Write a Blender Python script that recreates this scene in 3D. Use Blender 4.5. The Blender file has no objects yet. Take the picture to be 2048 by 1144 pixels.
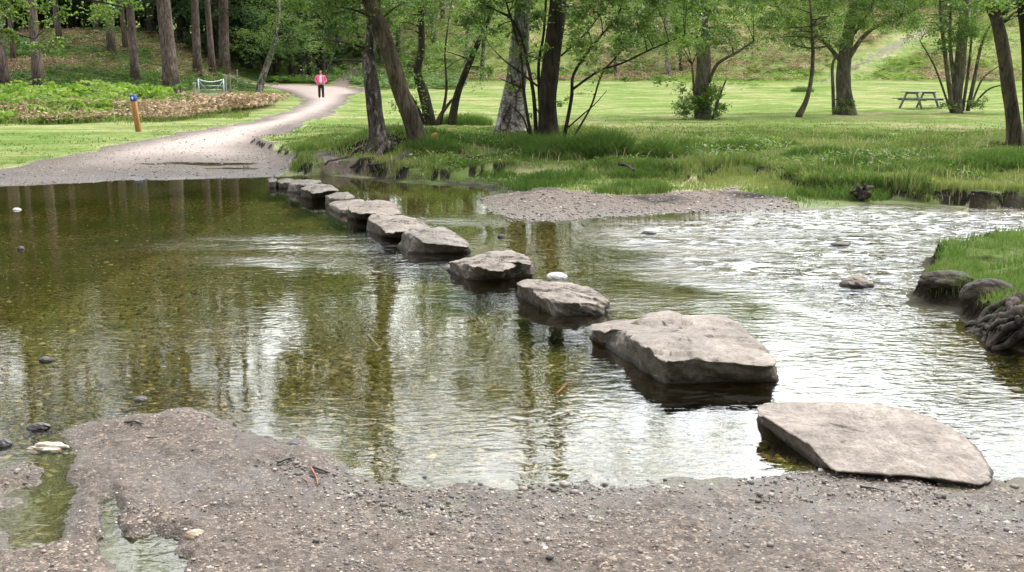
import bpy, bmesh, math, random
import numpy as np
from mathutils import Vector, Matrix
random.seed(7)
RNG = np.random.default_rng(11)
C = bpy.context.scene.collection
R = math.radians

# ------------------------------------------------------------------ camera model (photo is 2048 x 1144)
FP = 2010.0
CZ = 1.7
HOR = 150.0
PITCH = math.atan((572 - HOR) / FP)
cp, sp = math.cos(PITCH), math.sin(PITCH)

def ray(px, py):
    a = (px - 1024) / FP
    b = -(py - 572) / FP
    return np.array([a, cp + b * sp, -sp + b * cp])

def hit(px, py, z=0.0):
    d = ray(px, py)
    t = (z - CZ) / d[2]
    return np.array([d[0] * t, d[1] * t, z])

def hitY(px, py, Y):
    d = ray(px, py)
    t = Y / d[1]
    return np.array([d[0] * t, Y, CZ + d[2] * t])

# ------------------------------------------------------------------ noise
def _h2(ix, iy, s):
    n = (ix.astype(np.int64) * 374761393 + iy.astype(np.int64) * 668265263 + s * 1442695041) & 0x7fffffff
    n = ((n ^ (n >> 13)) * 1274126177) & 0x7fffffff
    n = n ^ (n >> 16)
    return (n & 0xffff) / 65535.0

def vnoise(x, y, s=0):
    x = np.asarray(x, float); y = np.asarray(y, float)
    ix = np.floor(x); iy = np.floor(y)
    fx = x - ix; fy = y - iy
    fx = fx * fx * fx * (fx * (fx * 6 - 15) + 10); fy = fy * fy * fy * (fy * (fy * 6 - 15) + 10)
    a = _h2(ix, iy, s); b = _h2(ix + 1, iy, s); c = _h2(ix, iy + 1, s); d = _h2(ix + 1, iy + 1, s)
    return (a + (b - a) * fx) * (1 - fy) + (c + (d - c) * fx) * fy

def fbm(x, y, oct=4, s=0):
    v = 0; a = .5; t = 0
    x = np.asarray(x, float); y = np.asarray(y, float)
    for o in range(oct):
        v = v + a * vnoise(x, y, s + o * 17); t += a
        x = x * 2.03 + 11.3; y = y * 2.03 + 5.7; a *= .5
    return v / t          # 0..1

def sstep(a, b, x):
    t = np.clip((x - a) / (b - a), 0, 1)
    return t * t * (3 - 2 * t)

def poly_sd(P, x, y):
    """signed distance, negative inside"""
    x = np.asarray(x, float); y = np.asarray(y, float)
    d2 = np.full(x.shape, 1e18); ins = np.zeros(x.shape, bool)
    n = len(P)
    for i in range(n):
        ax, ay = P[i][:2]; bx, by = P[(i + 1) % n][:2]
        ex, ey = bx - ax, by - ay
        t = np.clip(((x - ax) * ex + (y - ay) * ey) / (ex * ex + ey * ey + 1e-12), 0, 1)
        d2 = np.minimum(d2, (x - ax - t * ex) ** 2 + (y - ay - t * ey) ** 2)
        c = ((ay > y) != (by > y)) & (x < (bx - ax) * (y - ay) / (by - ay + 1e-15) + ax)
        ins ^= c
    d = np.sqrt(d2)
    return np.where(ins, -d, d)

def line_d(P, x, y):
    x = np.asarray(x, float); y = np.asarray(y, float)
    d2 = np.full(x.shape, 1e18)
    for i in range(len(P) - 1):
        ax, ay = P[i][:2]; bx, by = P[i + 1][:2]
        ex, ey = bx - ax, by - ay
        t = np.clip(((x - ax) * ex + (y - ay) * ey) / (ex * ex + ey * ey + 1e-12), 0, 1)
        d2 = np.minimum(d2, (x - ax - t * ex) ** 2 + (y - ay - t * ey) ** 2)
    return np.sqrt(d2)

# ------------------------------------------------------------------ shorelines
W0 = [(-500, 392), (-200, 380), (0, 372), (150, 366), (260, 361), (400, 358), (470, 356), (560, 353), (640, 351), (690, 353),
      (700, 357), (780, 366), (870, 371), (950, 374), (985, 380), (978, 396), (965, 412), (985, 428), (1050, 440), (1110, 446),
      (1200, 434), (1350, 426), (1500, 424), (1600, 421), (1700, 410), (1735, 407), (1850, 413), (2048, 419), (2250, 425), (2600, 440),
      (2600, 480), (2300, 478), (2048, 478), (1960, 497), (1860, 514), (1850, 560), (1838, 592), (1850, 612), (1905, 622), (1938, 642), (1955, 664),
      (1995, 692), (2060, 712), (2300, 760), (2500, 800), (2500, 960), (2300, 960), (2100, 955), (1985, 958), (1900, 962), (1800, 955), (1700, 945), (1640, 934), (1560, 948), (1480, 958), (1380, 966),
      (1200, 976), (1000, 976), (850, 966), (770, 952), (705, 930), (655, 906), (600, 892), (540, 886), (460, 868), (405, 836), (350, 830),
      (250, 838), (200, 846), (160, 868), (135, 900), (90, 912), (40, 922), (0, 938), (-300, 990), (-700, 1020), (-1500, 900), (-1500, 450)]
WATER = [tuple(hit(a, b)[:2]) for a, b in W0]
T0 = [(690, 351), (790, 361), (870, 364), (960, 358), (1040, 353), (1130, 353), (1230, 359), (1320, 367), (1400, 373), (1440, 362), (1500, 358), (1560, 372), (1600, 393),
      (1700, 400), (1760, 398), (1850, 410), (2048, 416), (2250, 422), (2600, 436), (4500, 436)]
TERR = [tuple(hit(a, b)[:2]) for a, b in T0] + [(80, 60), (60, 400), (-12, 400), (-12, 60), (-8.5, 30)] + [tuple(hit(640, 325, .2)[:2])]
R0 = [(2700, 484), (2300, 482), (2048, 484), (1965, 500), (1870, 516), (1856, 560), (1846, 588), (1870, 606), (1920, 616), (1945, 636), (1975, 660), (2010, 684), (2060, 704), (2300, 752), (2600, 800)]
RBANK = [tuple(hit(a, b)[:2]) for a, b in R0]
PA0 = [(-900, 420), (-500, 395), (-500, 360), (-100, 342), (0, 331), (100, 311), (180, 298), (260, 284), (350, 269), (440, 255), (520, 243), (570, 226), (602, 210), (608, 201)]
PB0 = [(700, 197), (692, 211), (665, 231), (620, 251), (560, 270), (512, 288), (560, 302), (640, 316), (705, 340), (700, 358), (640, 356), (400, 364), (0, 380)]
PATH = [tuple(hit(a, b, .18)[:2]) for a, b in PA0] + [(-14.6, 68), (-16.0, 72), (-18.5, 75.5), (-21, 77), (-21, 79.5), (-16, 79.5), (-12.8, 77.5), (-10.8, 73), (-9.8, 68)] + [tuple(hit(a, b, .18 if b < 330 else 0.02)[:2]) for a, b in PB0]
RIF0 = [(1330, 452), (1500, 434), (1700, 416), (2048, 420), (2400, 432), (2400, 480), (2048, 474), (1950, 495), (1860, 520), (1830, 590), (1700, 600), (1500, 566), (1330, 520), (1270, 480)]
RIFF = [tuple(hit(a, b)[:2]) for a, b in RIF0]
# foreground ruts holding puddles: (cx px, cy px, half-length m, half-width m, angle)
def gp(px, py): return hit(px, py, 0.0)[:2]
RUTS = [([gp(112, 905), gp(112, 960), gp(95, 1010)], .055), ([gp(100, 985), gp(75, 1040), gp(70, 1075)], .13), ([gp(-60, 1040), gp(40, 1050)], .06), ([gp(215, 1005), gp(222, 1060), gp(240, 1100)], .05),
        ([gp(300, 1090), gp(290, 1150), gp(280, 1230)], .10), ([gp(240, 1105), gp(330, 1140)], .07)]
MOUNDS = [(340, 850, .22, .035), (230, 862, .18, .025), (420, 890, .25, .018), (30, 960, .12, .015), (165, 960, .10, .02)]

def height(x, y):
    x = np.asarray(x, float); y = np.asarray(y, float)
    wob = (fbm(x * 1.3, y * 1.3, 3, 3) - .5) * .35 * sstep(2, 8, y) + (fbm(x * 6, y * 6, 4, 9) - .5) * np.where(y < 6, .26, .10)
    sd = poly_sd(WATER, x, y) + wob
    land = .20 * (1 - np.exp(-np.maximum(sd, 0) / 5.0)) + .004
    bed = -.30 * (1 - np.exp(-np.maximum(-sd, 0) / 1.6))
    z = np.where(sd > 0, land, bed)
    fg = 1 - sstep(4.2, 6.5, y)
    z = z + (fbm(x * 3, y * 3, 4, 21) - .5) * .035 * np.where(sd > 0, np.clip(sd * 4, 0, 1), .6)
    # near foreground relief
    z = z + fg * (fbm(x * 9, y * 9, 4, 31) - .48) * .040 * np.clip(.3 + sd * 3, 0.2, 1)
    z = z + fg * (fbm(x * 60, y * 60, 2, 41) - .5) * .010 * np.clip(.3 + sd * 5, 0.2, 1)
    for a, b, r, h in MOUNDS:
        cx, cy = gp(a, b)
        z = z + h * np.exp(-(((x - cx) ** 2 + ((y - cy) * 1.2) ** 2) / (r * r)))
    for P, w in RUTS:
        dd = line_d(P, x, y) + (fbm(x * 11, y * 11, 4, 77) - .5) * .09
        k = sstep(w * 1.75, w * .2, dd)
        z = z * (1 - k) + (-.022) * k
    # terraces with cut banks
    wt = (fbm(x * 1.1, y * 1.1, 4, 51) - .5) * .9
    st = -poly_sd(TERR, x, y) + wt * sstep(-30, -5, x - 0 * y)
    k = sstep(-.03, .10, st)
    k2 = sstep(.2, 2.2, st)
    zt = .21 + .11 * k2 + (fbm(x * .9, y * .9, 4, 61) - .5) * .16 + (fbm(x * 4, y * 4, 3, 62) - .5) * .05 * sstep(60, 25, y)
    z = z * (1 - k) + zt * k
    sr = -poly_sd(RBANK, x, y) + (fbm(x * 3, y * 3, 3, 71) - .5) * .25
    k = sstep(-.03, .07, sr)
    zr = .16 + .08 * sstep(.1, 1.2, sr) + (fbm(x * 4, y * 4, 4, 72) - .5) * .10
    z = np.where(y < 16, z * (1 - k) + zr * k, z)
    # root hummocks under the bank trees
    for a, b, r, h in [(757, 292, 1.1, .22), (838, 296, 1.0, .20), (1098, 278, 1.6, .22), (2045, 296, 1.6, .30), (1020, 266, 1.4, .10)]:
        cx, cy = hit(a, b, .3)[:2]
        z = z + h * np.exp(-((x - cx) ** 2 + (y - cy) ** 2) / (r * r))
    # valley floor and hills
    und = (fbm(x * .05, y * .05, 3, 81) - .5)
    z = z + 1.0 * sstep(58, 92, y) + und * .5 * sstep(40, 80, y)
    t = np.maximum(y - 86 + und * 14, 0)
    wl = 1 - sstep(-29, -16.5, x + (y - 60) * .10)
    z = z + 23 * (1 - np.exp(-(.27 * t) / 23.0)) * sstep(0, 14, t) * (1 - wl * (1 - sstep(122, 165, y)))
    tl = np.maximum(y - 49, 0)
    sl = .135 * tl * sstep(0, 10, tl)
    z = z + wl * sl / (1 + (sl / 4.3) ** 4) ** .25
    z = z + (fbm(x * .6, y * .6, 3, 91) - .5) * .5 * sstep(50, 75, y) * np.clip(wl + sstep(86, 100, y), 0, 1)
    return z

def ground(px, py):
    d = ray(px, py)
    t = np.concatenate([np.linspace(2, 30, 1500), np.linspace(30, 240, 2500)])
    X = d[0] * t; Y = d[1] * t; Z = CZ + d[2] * t
    H = height(X, Y)
    i = int(np.argmax(Z < H))
    if i == 0: i = len(t) - 1
    return np.array([X[i], Y[i], H[i]])

def hz(x, y): return float(height(np.array([x]), np.array([y]))[0])

# ------------------------------------------------------------------ mesh building
def raw_mesh(name, V, Fs, attrs=None, smooth=True):
    V = np.asarray(V, np.float32)
    me = bpy.data.meshes.new(name)
    Fs = [np.asarray(f, np.int32) for f in Fs if len(f)]
    me.vertices.add(len(V)); me.vertices.foreach_set('co', V.ravel())
    nl = sum(f.size for f in Fs); nf = sum(len(f) for f in Fs)
    me.loops.add(nl); me.polygons.add(nf)
    me.loops.foreach_set('vertex_index', np.concatenate([f.ravel() for f in Fs]))
    tot = np.concatenate([np.full(len(f), f.shape[1], np.int32) for f in Fs])
    st = np.concatenate([[0], np.cumsum(tot)[:-1]]).astype(np.int32)
    me.polygons.foreach_set('loop_start', st)
    if smooth: me.polygons.foreach_set('use_smooth', np.ones(nf, bool))
    me.update(calc_edges=True); me.validate()
    for k, v in (attrs or {}).items():
        v = np.asarray(v, np.float32)
        if v.ndim == 1:
            a = me.attributes.new(k, 'FLOAT', 'POINT'); a.data.foreach_set('value', v)
        else:
            a = me.attributes.new(k, 'FLOAT_COLOR', 'POINT')
            if v.shape[1] == 3: v = np.concatenate([v, np.ones((len(v), 1), np.float32)], 1)
            a.data.foreach_set('color', v.ravel())
    return me

def add(name, me, mat, parent=None, loc=None):
    o = bpy.data.objects.new(name, me); C.objects.link(o)
    if mat is not None and not me.materials: me.materials.append(mat)
    if parent is not None: o.parent = parent
    if loc is not None: o.location = loc
    return o

def tag(o, label=None, cat=None, group=None, kind=None):
    if label: o['label'] = label
    if cat: o['category'] = cat
    if group: o['group'] = group
    if kind: o['kind'] = kind
    return o

def empty(name, loc, label, cat, group=None):
    o = bpy.data.objects.new(name, None); C.objects.link(o)
    o.location = loc; o.empty_display_size = .2
    return tag(o, label, cat, group)

class MB:
    def __init__(s): s.V = []; s.F4 = []; s.F3 = []; s.n = 0
    def addv(s, V):
        V = np.asarray(V, float); s.V.append(V); b = s.n; s.n += len(V); return b
    def tube(s, P, rad, sides=8, rough=0.0, seed=0, cap=True):
        P = np.asarray(P, float); n = len(P)
        rad = np.broadcast_to(np.asarray(rad, float), (n,))
        T = np.gradient(P, axis=0); T /= np.linalg.norm(T, axis=1)[:, None] + 1e-9
        up = np.array([0., 1, 0]) if abs(T[0][2]) > .6 else np.array([0, 0, 1.])
        a = np.cross(T, up); a /= np.linalg.norm(a, axis=1)[:, None] + 1e-9
        b = np.cross(T, a)
        th = np.arange(sides) * 2 * math.pi / sides
        V = P[:, None, :] + rad[:, None, None] * (np.cos(th)[None, :, None] * a[:, None, :] + np.sin(th)[None, :, None] * b[:, None, :])
        if rough:
            ln = np.concatenate([[0], np.cumsum(np.linalg.norm(np.diff(P, axis=0), axis=1))])
            q = fbm(np.cos(th)[None, :] * 1.6 + ln[:, None] * .9 + seed * 3.1, np.sin(th)[None, :] * 1.6 + ln[:, None] * 1.7 + seed * 7.7, 3, seed) - .5
            V = P[:, None, :] + (V - P[:, None, :]) * (1 + rough * 2 * q)[:, :, None]
        o = s.addv(V.reshape(-1, 3))
        i = np.arange(n - 1)[:, None] * sides; j = np.arange(sides)[None, :]; k = (j + 1) % sides
        f = np.stack([i + j, i + k, i + sides + k, i + sides + j], -1).reshape(-1, 4) + o
        s.F4.append(f)
        if cap:
            for e, base in ((0, 0), (n - 1, (n - 1) * sides)):
                c = s.addv([P[e]])
                t3 = np.stack([np.full(sides, c), base + o + (np.arange(sides) + (1 if e == 0 else 0)) % sides, base + o + (np.arange(sides) + (0 if e == 0 else 1)) % sides], -1)
                s.F3.append(t3)
    def box(s, c, size, M=None, bev=0.0):
        x, y, z = np.asarray(size, float) / 2
        b = min(bev, x * .45, y * .45, z * .45)
        bm = bmesh.new()
        bmesh.ops.create_cube(bm, size=1)
        for v in bm.verts: v.co = Vector((v.co.x * 2 * x, v.co.y * 2 * y, v.co.z * 2 * z))
        if b > 0: bmesh.ops.bevel(bm, geom=list(bm.edges), offset=b, segments=1, affect='EDGES')
        bmesh.ops.triangulate(bm, faces=[f for f in bm.faces if len(f.verts) > 4])
        bm.verts.index_update()
        V = np.array([v.co[:] for v in bm.verts])
        if M is not None: V = V @ np.asarray(M)[:3, :3].T
        o = s.addv(V + np.asarray(c, float))
        q = [[v.index for v in f.verts] for f in bm.faces if len(f.verts) == 4]
        t = [[v.index for v in f.verts] for f in bm.faces if len(f.verts) == 3]
        if q: s.F4.append(np.array(q) + o)
        if t: s.F3.append(np.array(t) + o)
        bm.free()
    def mesh(s, name, attrs=None, smooth=True, origin=None):
        V = np.concatenate(s.V)
        if origin is not None: V = V - np.asarray(origin)
        Fs = []
        if s.F4: Fs.append(np.concatenate(s.F4))
        if s.F3: Fs.append(np.concatenate(s.F3))
        return raw_mesh(name, V, Fs, attrs, smooth)
    def build(s, name, mat, parent=None, smooth=True, origin=None):
        return add(name, s.mesh(name, None, smooth, origin), mat, parent)

def spline(P, n):
    """Catmull-Rom resample rows (any dims)"""
    P = np.asarray(P, float)
    if len(P) == 2: return np.array([P[0] + (P[1] - P[0]) * t for t in np.linspace(0, 1, n)])
    Q = np.vstack([2 * P[0] - P[1], P, 2 * P[-1] - P[-2]])
    out = []
    for t in np.linspace(0, len(P) - 1 - 1e-6, n):
        i = int(t); f = t - i
        a, b, c, d = Q[i], Q[i + 1], Q[i + 2], Q[i + 3]
        out.append(.5 * (2 * b + (c - a) * f + (2 * a - 5 * b + 4 * c - d) * f * f + (3 * b - a - 3 * c + d) * f ** 3))
    return np.array(out)
# ------------------------------------------------------------------ materials
class NT:
    def __init__(s, name):
        s.m = bpy.data.materials.new(name); s.m.use_nodes = True
        s.t = s.m.node_tree; s.t.nodes.clear()
        s.out = s.t.nodes.new('ShaderNodeOutputMaterial')
    def n(s, typ, **kw):
        nd = s.t.nodes.new('ShaderNode' + typ)
        for k, v in kw.items():
            if k.startswith('i_'):
                nd.inputs[int(k[2:])].default_value = v
            elif hasattr(nd, k): setattr(nd, k, v)
            else: nd.inputs[k.replace('_', ' ')].default_value = v
        return nd
    def l(s, a, b): s.t.links.new(a, b)
    def coord(s):
        return s.n('TexCoord').outputs['Object']
    def noise(s, vec, scale, detail=4, rough=.55, out='Fac', dist=0):
        nd = s.n('TexNoise'); nd.inputs['Scale'].default_value = scale; nd.inputs['Detail'].default_value = detail
        nd.inputs['Roughness'].default_value = rough; nd.inputs['Distortion'].default_value = dist
        s.l(vec, nd.inputs['Vector']); return nd.outputs[out]
    def vor(s, vec, scale, out='Color', feature='F1'):
        nd = s.n('TexVoronoi'); nd.feature = feature; nd.inputs['Scale'].default_value = scale
        s.l(vec, nd.inputs['Vector']); return nd.outputs[out]
    def mapping(s, vec, sc=(1, 1, 1), rot=(0, 0, 0)):
        nd = s.n('Mapping'); nd.inputs['Scale'].default_value = sc; nd.inputs['Rotation'].default_value = rot
        s.l(vec, nd.inputs['Vector']); return nd.outputs[0]
    def ramp(s, fac, stops, interp='LINEAR'):
        nd = s.n('ValToRGB'); cr = nd.color_ramp; cr.interpolation = interp
        while len(cr.elements) > 1: cr.elements.remove(cr.elements[-1])
        for i, (p, c) in enumerate(stops):
            e = cr.elements[0] if i == 0 else cr.elements.new(p)
            e.position = p
            if isinstance(c, (int, float)): c = (c, c, c)
            e.color = (*c, 1)
        s.l(fac, nd.inputs[0]); return nd.outputs[0]
    def mix(s, fac, a, b, mode='MIX'):
        nd = s.n('Mix'); nd.data_type = 'RGBA'; nd.blend_type = mode; nd.clamp_factor = True
        s._in(nd.inputs[0], fac); s._in(nd.inputs[6], a); s._in(nd.inputs[7], b)
        return nd.outputs[2]
    def _in(s, sock, v):
        if isinstance(v, bpy.types.NodeSocket): s.l(v, sock)
        elif isinstance(v, (int, float)): sock.default_value = (v, v, v, 1) if sock.type == 'RGBA' else v
        else: sock.default_value = (*v, 1) if (sock.type == 'RGBA' and len(v) == 3) else v
    def math(s, op, a, b=0.0, c=0.0):
        nd = s.n('Math'); nd.operation = op
        s._in(nd.inputs[0], a); s._in(nd.inputs[1], b)
        if op in ('MULTIPLY_ADD',): s._in(nd.inputs[2], c)
        return nd.outputs[0]
    def attr(s, name, out='Color'):
        nd = s.n('Attribute'); nd.attribute_name = name; return nd.outputs[out]
    def sepz(s, vec, i=2):
        nd = s.n('SeparateXYZ'); s.l(vec, nd.inputs[0]); return nd.outputs[i]
    def sepc(s, col):
        nd = s.n('SeparateColor'); s.l(col, nd.inputs[0]); return nd.outputs
    def bump(s, h, strength=.5, dist=.02, normal=None):
        nd = s.n('Bump'); nd.inputs['Distance'].default_value = dist; s._in(nd.inputs['Strength'], strength)
        s.l(h, nd.inputs['Height'])
        if normal is not None: s.l(normal, nd.inputs['Normal'])
        return nd.outputs[0]
    def princ(s, col, rough=.8, bump=None, spec=.3, metal=0.0):
        p = s.n('BsdfPrincipled')
        s._in(p.inputs['Base Color'], col); s._in(p.inputs['Roughness'], rough)
        s._in(p.inputs['Specular IOR Level'], spec); p.inputs['Metallic'].default_value = metal
        if bump is not None: s.l(bump, p.inputs['Normal'])
        s.l(p.outputs[0], s.out.inputs[0]); return p
    def done(s): return s.m

def mat_ground():
    t = NT('terrain'); co = t.coord()
    m = t.sepc(t.attr('mask')); grass, pale, soil = m[0], m[1], m[2]
    m2 = t.sepc(t.attr('mask2')); brack, bed, wet = m2[0], m2[1], m2[2]
    n1 = t.noise(co, .35, 5); thick = t.attr('mask2', 'Alpha'); n2 = t.noise(co, 3.0, 5); n3 = t.noise(co, 25, 4); n4 = t.noise(co, 1.1, 4)
    # gravel: many small stones of mixed colour
    va = t.vor(co, 95); vb = t.vor(co, 42)
    sa = t.sepc(va)
    stones = t.ramp(sa[0], [(0, (.012, .010, .008)), (.3, (.048, .040, .034)), (.6, (.105, .087, .076)), (.82, (.16, .132, .115)), (.93, (.33, .275, .23)), (1, (.62, .55, .48))])
    sb = t.sepc(vb)
    stones2 = t.ramp(sb[1], [(0, (.024, .02, .017)), (.3, (.062, .052, .045)), (.7, (.105, .087, .076)), (.92, (.20, .165, .14)), (1, (.50, .44, .38))])
    grav = t.mix(.35, stones, stones2)
    fine = t.ramp(n3, [(.3, (.05, .042, .037)), (.7, (.118, .101, .09))])
    grav = t.mix(t.ramp(n2, [(.35, .15), (.65, .75)]), grav, fine)
    grav = t.mix(1, grav, t.ramp(n4, [(.3, (.74, .655, .57)), (.7, (1.08, .97, .86))]), 'MULTIPLY')
    # pale dry path
    path = t.ramp(t.noise(co, 14, 5), [(.3, (.29, .225, .195)), (.7, (.45, .37, .33))])
    path = t.mix(.25, path, stones)
    base = t.mix(pale, grav, path)
    # grass
    g = t.ramp(n2, [(.25, (.07, .125, .022)), (.5, (.12, .175, .035)), (.75, (.19, .205, .062))])
    g2 = t.ramp(t.noise(t.mapping(co, (.5, 1.3, 1)), .42, 6, .6), [(.36, (.09, .15, .042)), (.46, (.155, .20, .075)), (.54, (.225, .245, .11)), (.61, (.32, .275, .165)), (.72, (.37, .285, .20))])
    gr = t.mix(.62, g, g2)
    gr = t.mix(1, gr, t.ramp(t.math('ADD', t.math('MULTIPLY', t.noise(co, 9, 6, .7), .6), t.math('MULTIPLY', t.noise(co, 1.9, 5, .7), .4)), [(.38, .66), (.62, 1.25)]), 'MULTIPLY')
    gr = t.mix(t.math('MULTIPLY', thick, .8), gr, t.ramp(n3, [(.3, (.045, .075, .018)), (.7, (.10, .12, .04))]))
    ge = t.math('ADD', grass, t.math('MULTIPLY', t.math('SUBTRACT', n2, .5), .9))
    base = t.mix(t.ramp(ge, [(.42, 0.0), (.58, 1.0)]), base, gr)
    # bracken litter
    bl = t.ramp(t.noise(co, 1.2, 6, .65), [(.3, (.07, .12, .03)), (.5, (.17, .185, .065)), (.7, (.32, .22, .15))])
    bl = t.mix(1, bl, t.ramp(t.noise(co, 6, 4), [(.3, .55), (.7, 1.35)]), 'MULTIPLY')
    base = t.mix(brack, base, bl)
    so = t.ramp(n3, [(.3, (.003, .0025, .002)), (.7, (.020, .015, .011))])  # dark wet soil, with the cut banks' overhang shade put into its colour
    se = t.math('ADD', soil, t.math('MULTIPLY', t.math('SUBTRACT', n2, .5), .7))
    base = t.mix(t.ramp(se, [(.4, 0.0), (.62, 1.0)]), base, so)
    # stream bed: olive gravel with algae
    bp = t.ramp(sb[0], [(0, (.024, .022, .009)), (.3, (.066, .055, .022)), (.65, (.125, .10, .042)), (.85, (.25, .205, .10)), (1, (.60, .53, .37))])
    bp2 = t.ramp(sa[1], [(0, (.02, .018, .008)), (.5, (.09, .073, .03)), (.85, (.18, .145, .068)), (1, (.5, .44, .30))])
    bp = t.mix(.4, bp, bp2)
    alg = t.mix(t.ramp(n4, [(.40, 0.0), (.62, .7)]), bp, (.052, .068, .014))
    alg = t.mix(t.ramp(n1, [(.45, 0.0), (.7, .5)]), alg, (.17, .12, .058))
    base = t.mix(bed, base, t.mix(1, alg, (.84, .98, .86), 'MULTIPLY'))
    base = t.mix(t.math('MULTIPLY', wet, .55), base, (.03, .026, .022))
    hh = t.math('ADD', t.math('MULTIPLY', t.vor(co, 95, 'Distance'), -.5), t.math('MULTIPLY', n3, .8))
    b = t.bump(hh, .7, .012)
    gb = t.bump(t.noise(co, 5, 7, .75), t.math('MULTIPLY', grass, .8), .10); mxn = t.n('Mix'); mxn.data_type = 'VECTOR'; t.l(grass, mxn.inputs[0]); t.l(b, mxn.inputs[4]); t.l(gb, mxn.inputs[5]); b = mxn.outputs[1]
    ro = t.math('SUBTRACT', .9, t.math('MULTIPLY', t.math('MULTIPLY', wet, .45), t.math('SUBTRACT', 1.0, soil)))
    t.princ(base, ro, b, t.math('MULTIPLY', .33, t.math('SUBTRACT', 1.0, t.math('MAXIMUM', soil, grass)))); return t.done()

def mat_pebble():
    t = NT('pebble_mix'); r = t.attr('rnd', 'Fac')
    c = t.ramp(r, [(0, (.035, .032, .03)), (.25, (.10, .085, .075)), (.5, (.19, .155, .135)), (.7, (.27, .22, .19)), (.85, (.36, .30, .25)), (.95, (.55, .49, .42)), (1, (.72, .68, .62))])
    n = t.noise(t.coord(), 160, 3)
    c = t.mix(1, c, t.ramp(n, [(.3, .7), (.7, 1.2)]), 'MULTIPLY')
    t.princ(c, .6, None, .4); return t.done()

def mat_water():
    t = NT('stream_water'); co = t.coord()
    am = t.sepc(t.attr('amp')); calm, rif = am[0], am[1]
    v1 = t.mapping(co, (.55, 1.15, 1), (0, 0, R(7)))
    v2 = t.mapping(co, (.6, 1.2, 1), (0, 0, R(-9)))
    a = t.noise(v1, 6.5, 2, .5, dist=.5); b = t.noise(v2, 15, 2, .5, dist=.5); c = t.noise(v1, 42, 2, .5)
    h1 = t.math('ADD', t.math('MULTIPLY', a, .9), t.math('MULTIPLY', b, 1.15))
    h1 = t.math('ADD', h1, t.math('MULTIPLY', c, .22))
    bl = t.noise(co, .8, 3)
    pat = t.ramp(bl, [(.36, .25), (.64, 1.9)])
    h = t.math('MULTIPLY', h1, t.math('MULTIPLY', calm, pat))
    r1 = t.noise(t.mapping(co, (.75, 1.1, 1), (0, 0, R(10))), 6.0, 3, .6, dist=1.2); r2 = t.noise(v2, 15, 2, .6, dist=.6)
    hr = t.math('ADD', r1, t.math('MULTIPLY', r2, .55))
    streak = t.ramp(t.noise(t.mapping(co, (.35, 1.2, 1), (0, 0, R(6))), 1.5, 3), [(.36, .35), (.62, 1.45)])
    h = t.math('ADD', h, t.math('MULTIPLY', t.math('MULTIPLY', hr, t.math('MULTIPLY', rif, streak)), 11.0))
    bp = t.bump(h, 1.0, .0085)
    fr = t.n('Fresnel'); fr.inputs['IOR'].default_value = 1.34; t.l(bp, fr.inputs['Normal'])
    gl = t.n('BsdfGlossy'); gl.inputs['Roughness'].default_value = .03; t.l(bp, gl.inputs['Normal'])
    gl.inputs['Color'].default_value = (1, 1, 1, 1)
    tr = t.n('BsdfTransparent'); tr.inputs['Color'].default_value = (.74, .70, .48, 1)
    mx = t.n('MixShader')
    t.l(fr.outputs[0], mx.inputs[0]); t.l(tr.outputs[0], mx.inputs[1]); t.l(gl.outputs[0], mx.inputs[2])
    # riffle foam, its diffuse white also painted in for reflected sky glitter
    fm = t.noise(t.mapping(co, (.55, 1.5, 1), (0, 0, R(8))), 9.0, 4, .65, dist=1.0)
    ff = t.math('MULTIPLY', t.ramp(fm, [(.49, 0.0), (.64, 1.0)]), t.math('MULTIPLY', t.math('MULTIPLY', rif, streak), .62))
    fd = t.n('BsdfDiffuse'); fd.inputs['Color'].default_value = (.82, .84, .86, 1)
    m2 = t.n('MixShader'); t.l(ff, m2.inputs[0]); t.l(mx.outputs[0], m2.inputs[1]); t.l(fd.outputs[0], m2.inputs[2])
    t.l(m2.outputs[0], t.out.inputs[0]); return t.done()

def mat_leaf(name, dark, mid, light, trans=.35, rough=.45, gloss=.35):
    t = NT(name); r = t.attr('rnd', 'Fac')
    c = t.ramp(r, [(0, dark), (.5, mid), (1, light)])
    p = t.princ(c, rough, None, gloss)
    tl = t.n('BsdfTranslucent'); t._in(tl.inputs[0], t.mix(1, c, (1.1, 1.25, .65), 'MULTIPLY'))
    mx = t.n('MixShader'); mx.inputs[0].default_value = trans
    t.l(p.outputs[0], mx.inputs[1]); t.l(tl.outputs[0], mx.inputs[2]); t.l(mx.outputs[0], t.out.inputs[0])
    return t.done()

def mat_bark(name, dark, light, vs=(9, 9, 2.0), rough=.9, moss=0.0, bd=.06):
    t = NT(name); co = t.coord()
    v = t.mapping(co, vs)
    n = t.noise(v, 1.5, 6, .65, dist=.8); n2 = t.noise(co, 2.2, 3)
    c = t.ramp(n, [(.36, dark), (.66, light)])
    c = t.mix(1, c, t.ramp(n2, [(.3, .6), (.7, 1.3)]), 'MULTIPLY')
    if moss: c = t.mix(t.ramp(t.noise(co, 3.5, 5), [(.5, 0.0), (.7, moss)]), c, (.05, .065, .018))
    t.princ(c, rough, t.bump(n, .9, bd), .2); return t.done()

def mat_birch(name='birch_bark', black=.5):
    t = NT(name); co = t.coord()
    v = t.mapping(co, (3, 3, 9)); v2 = t.mapping(co, (7, 7, 2.2))
    n = t.noise(v, 1.6, 5, .6, dist=.5); n2 = t.noise(v2, 1.0, 6, .7, dist=1.2)
    c = t.ramp(n, [(.36, (.05, .042, .035)), (.46, (.24, .22, .19)), (.65, (.44, .42, .39))])
    dk = t.ramp(t.noise(v2, 2.2, 5, .65), [(.35, (.012, .010, .008)), (.65, (.075, .062, .048))])
    f = t.ramp(n2, [(black - .07, 1.0), (black + .09, 0.0)])
    c = t.mix(f, c, dk)
    t.princ(c, .85, t.bump(n2, .8, .03), .2); return t.done()

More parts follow.
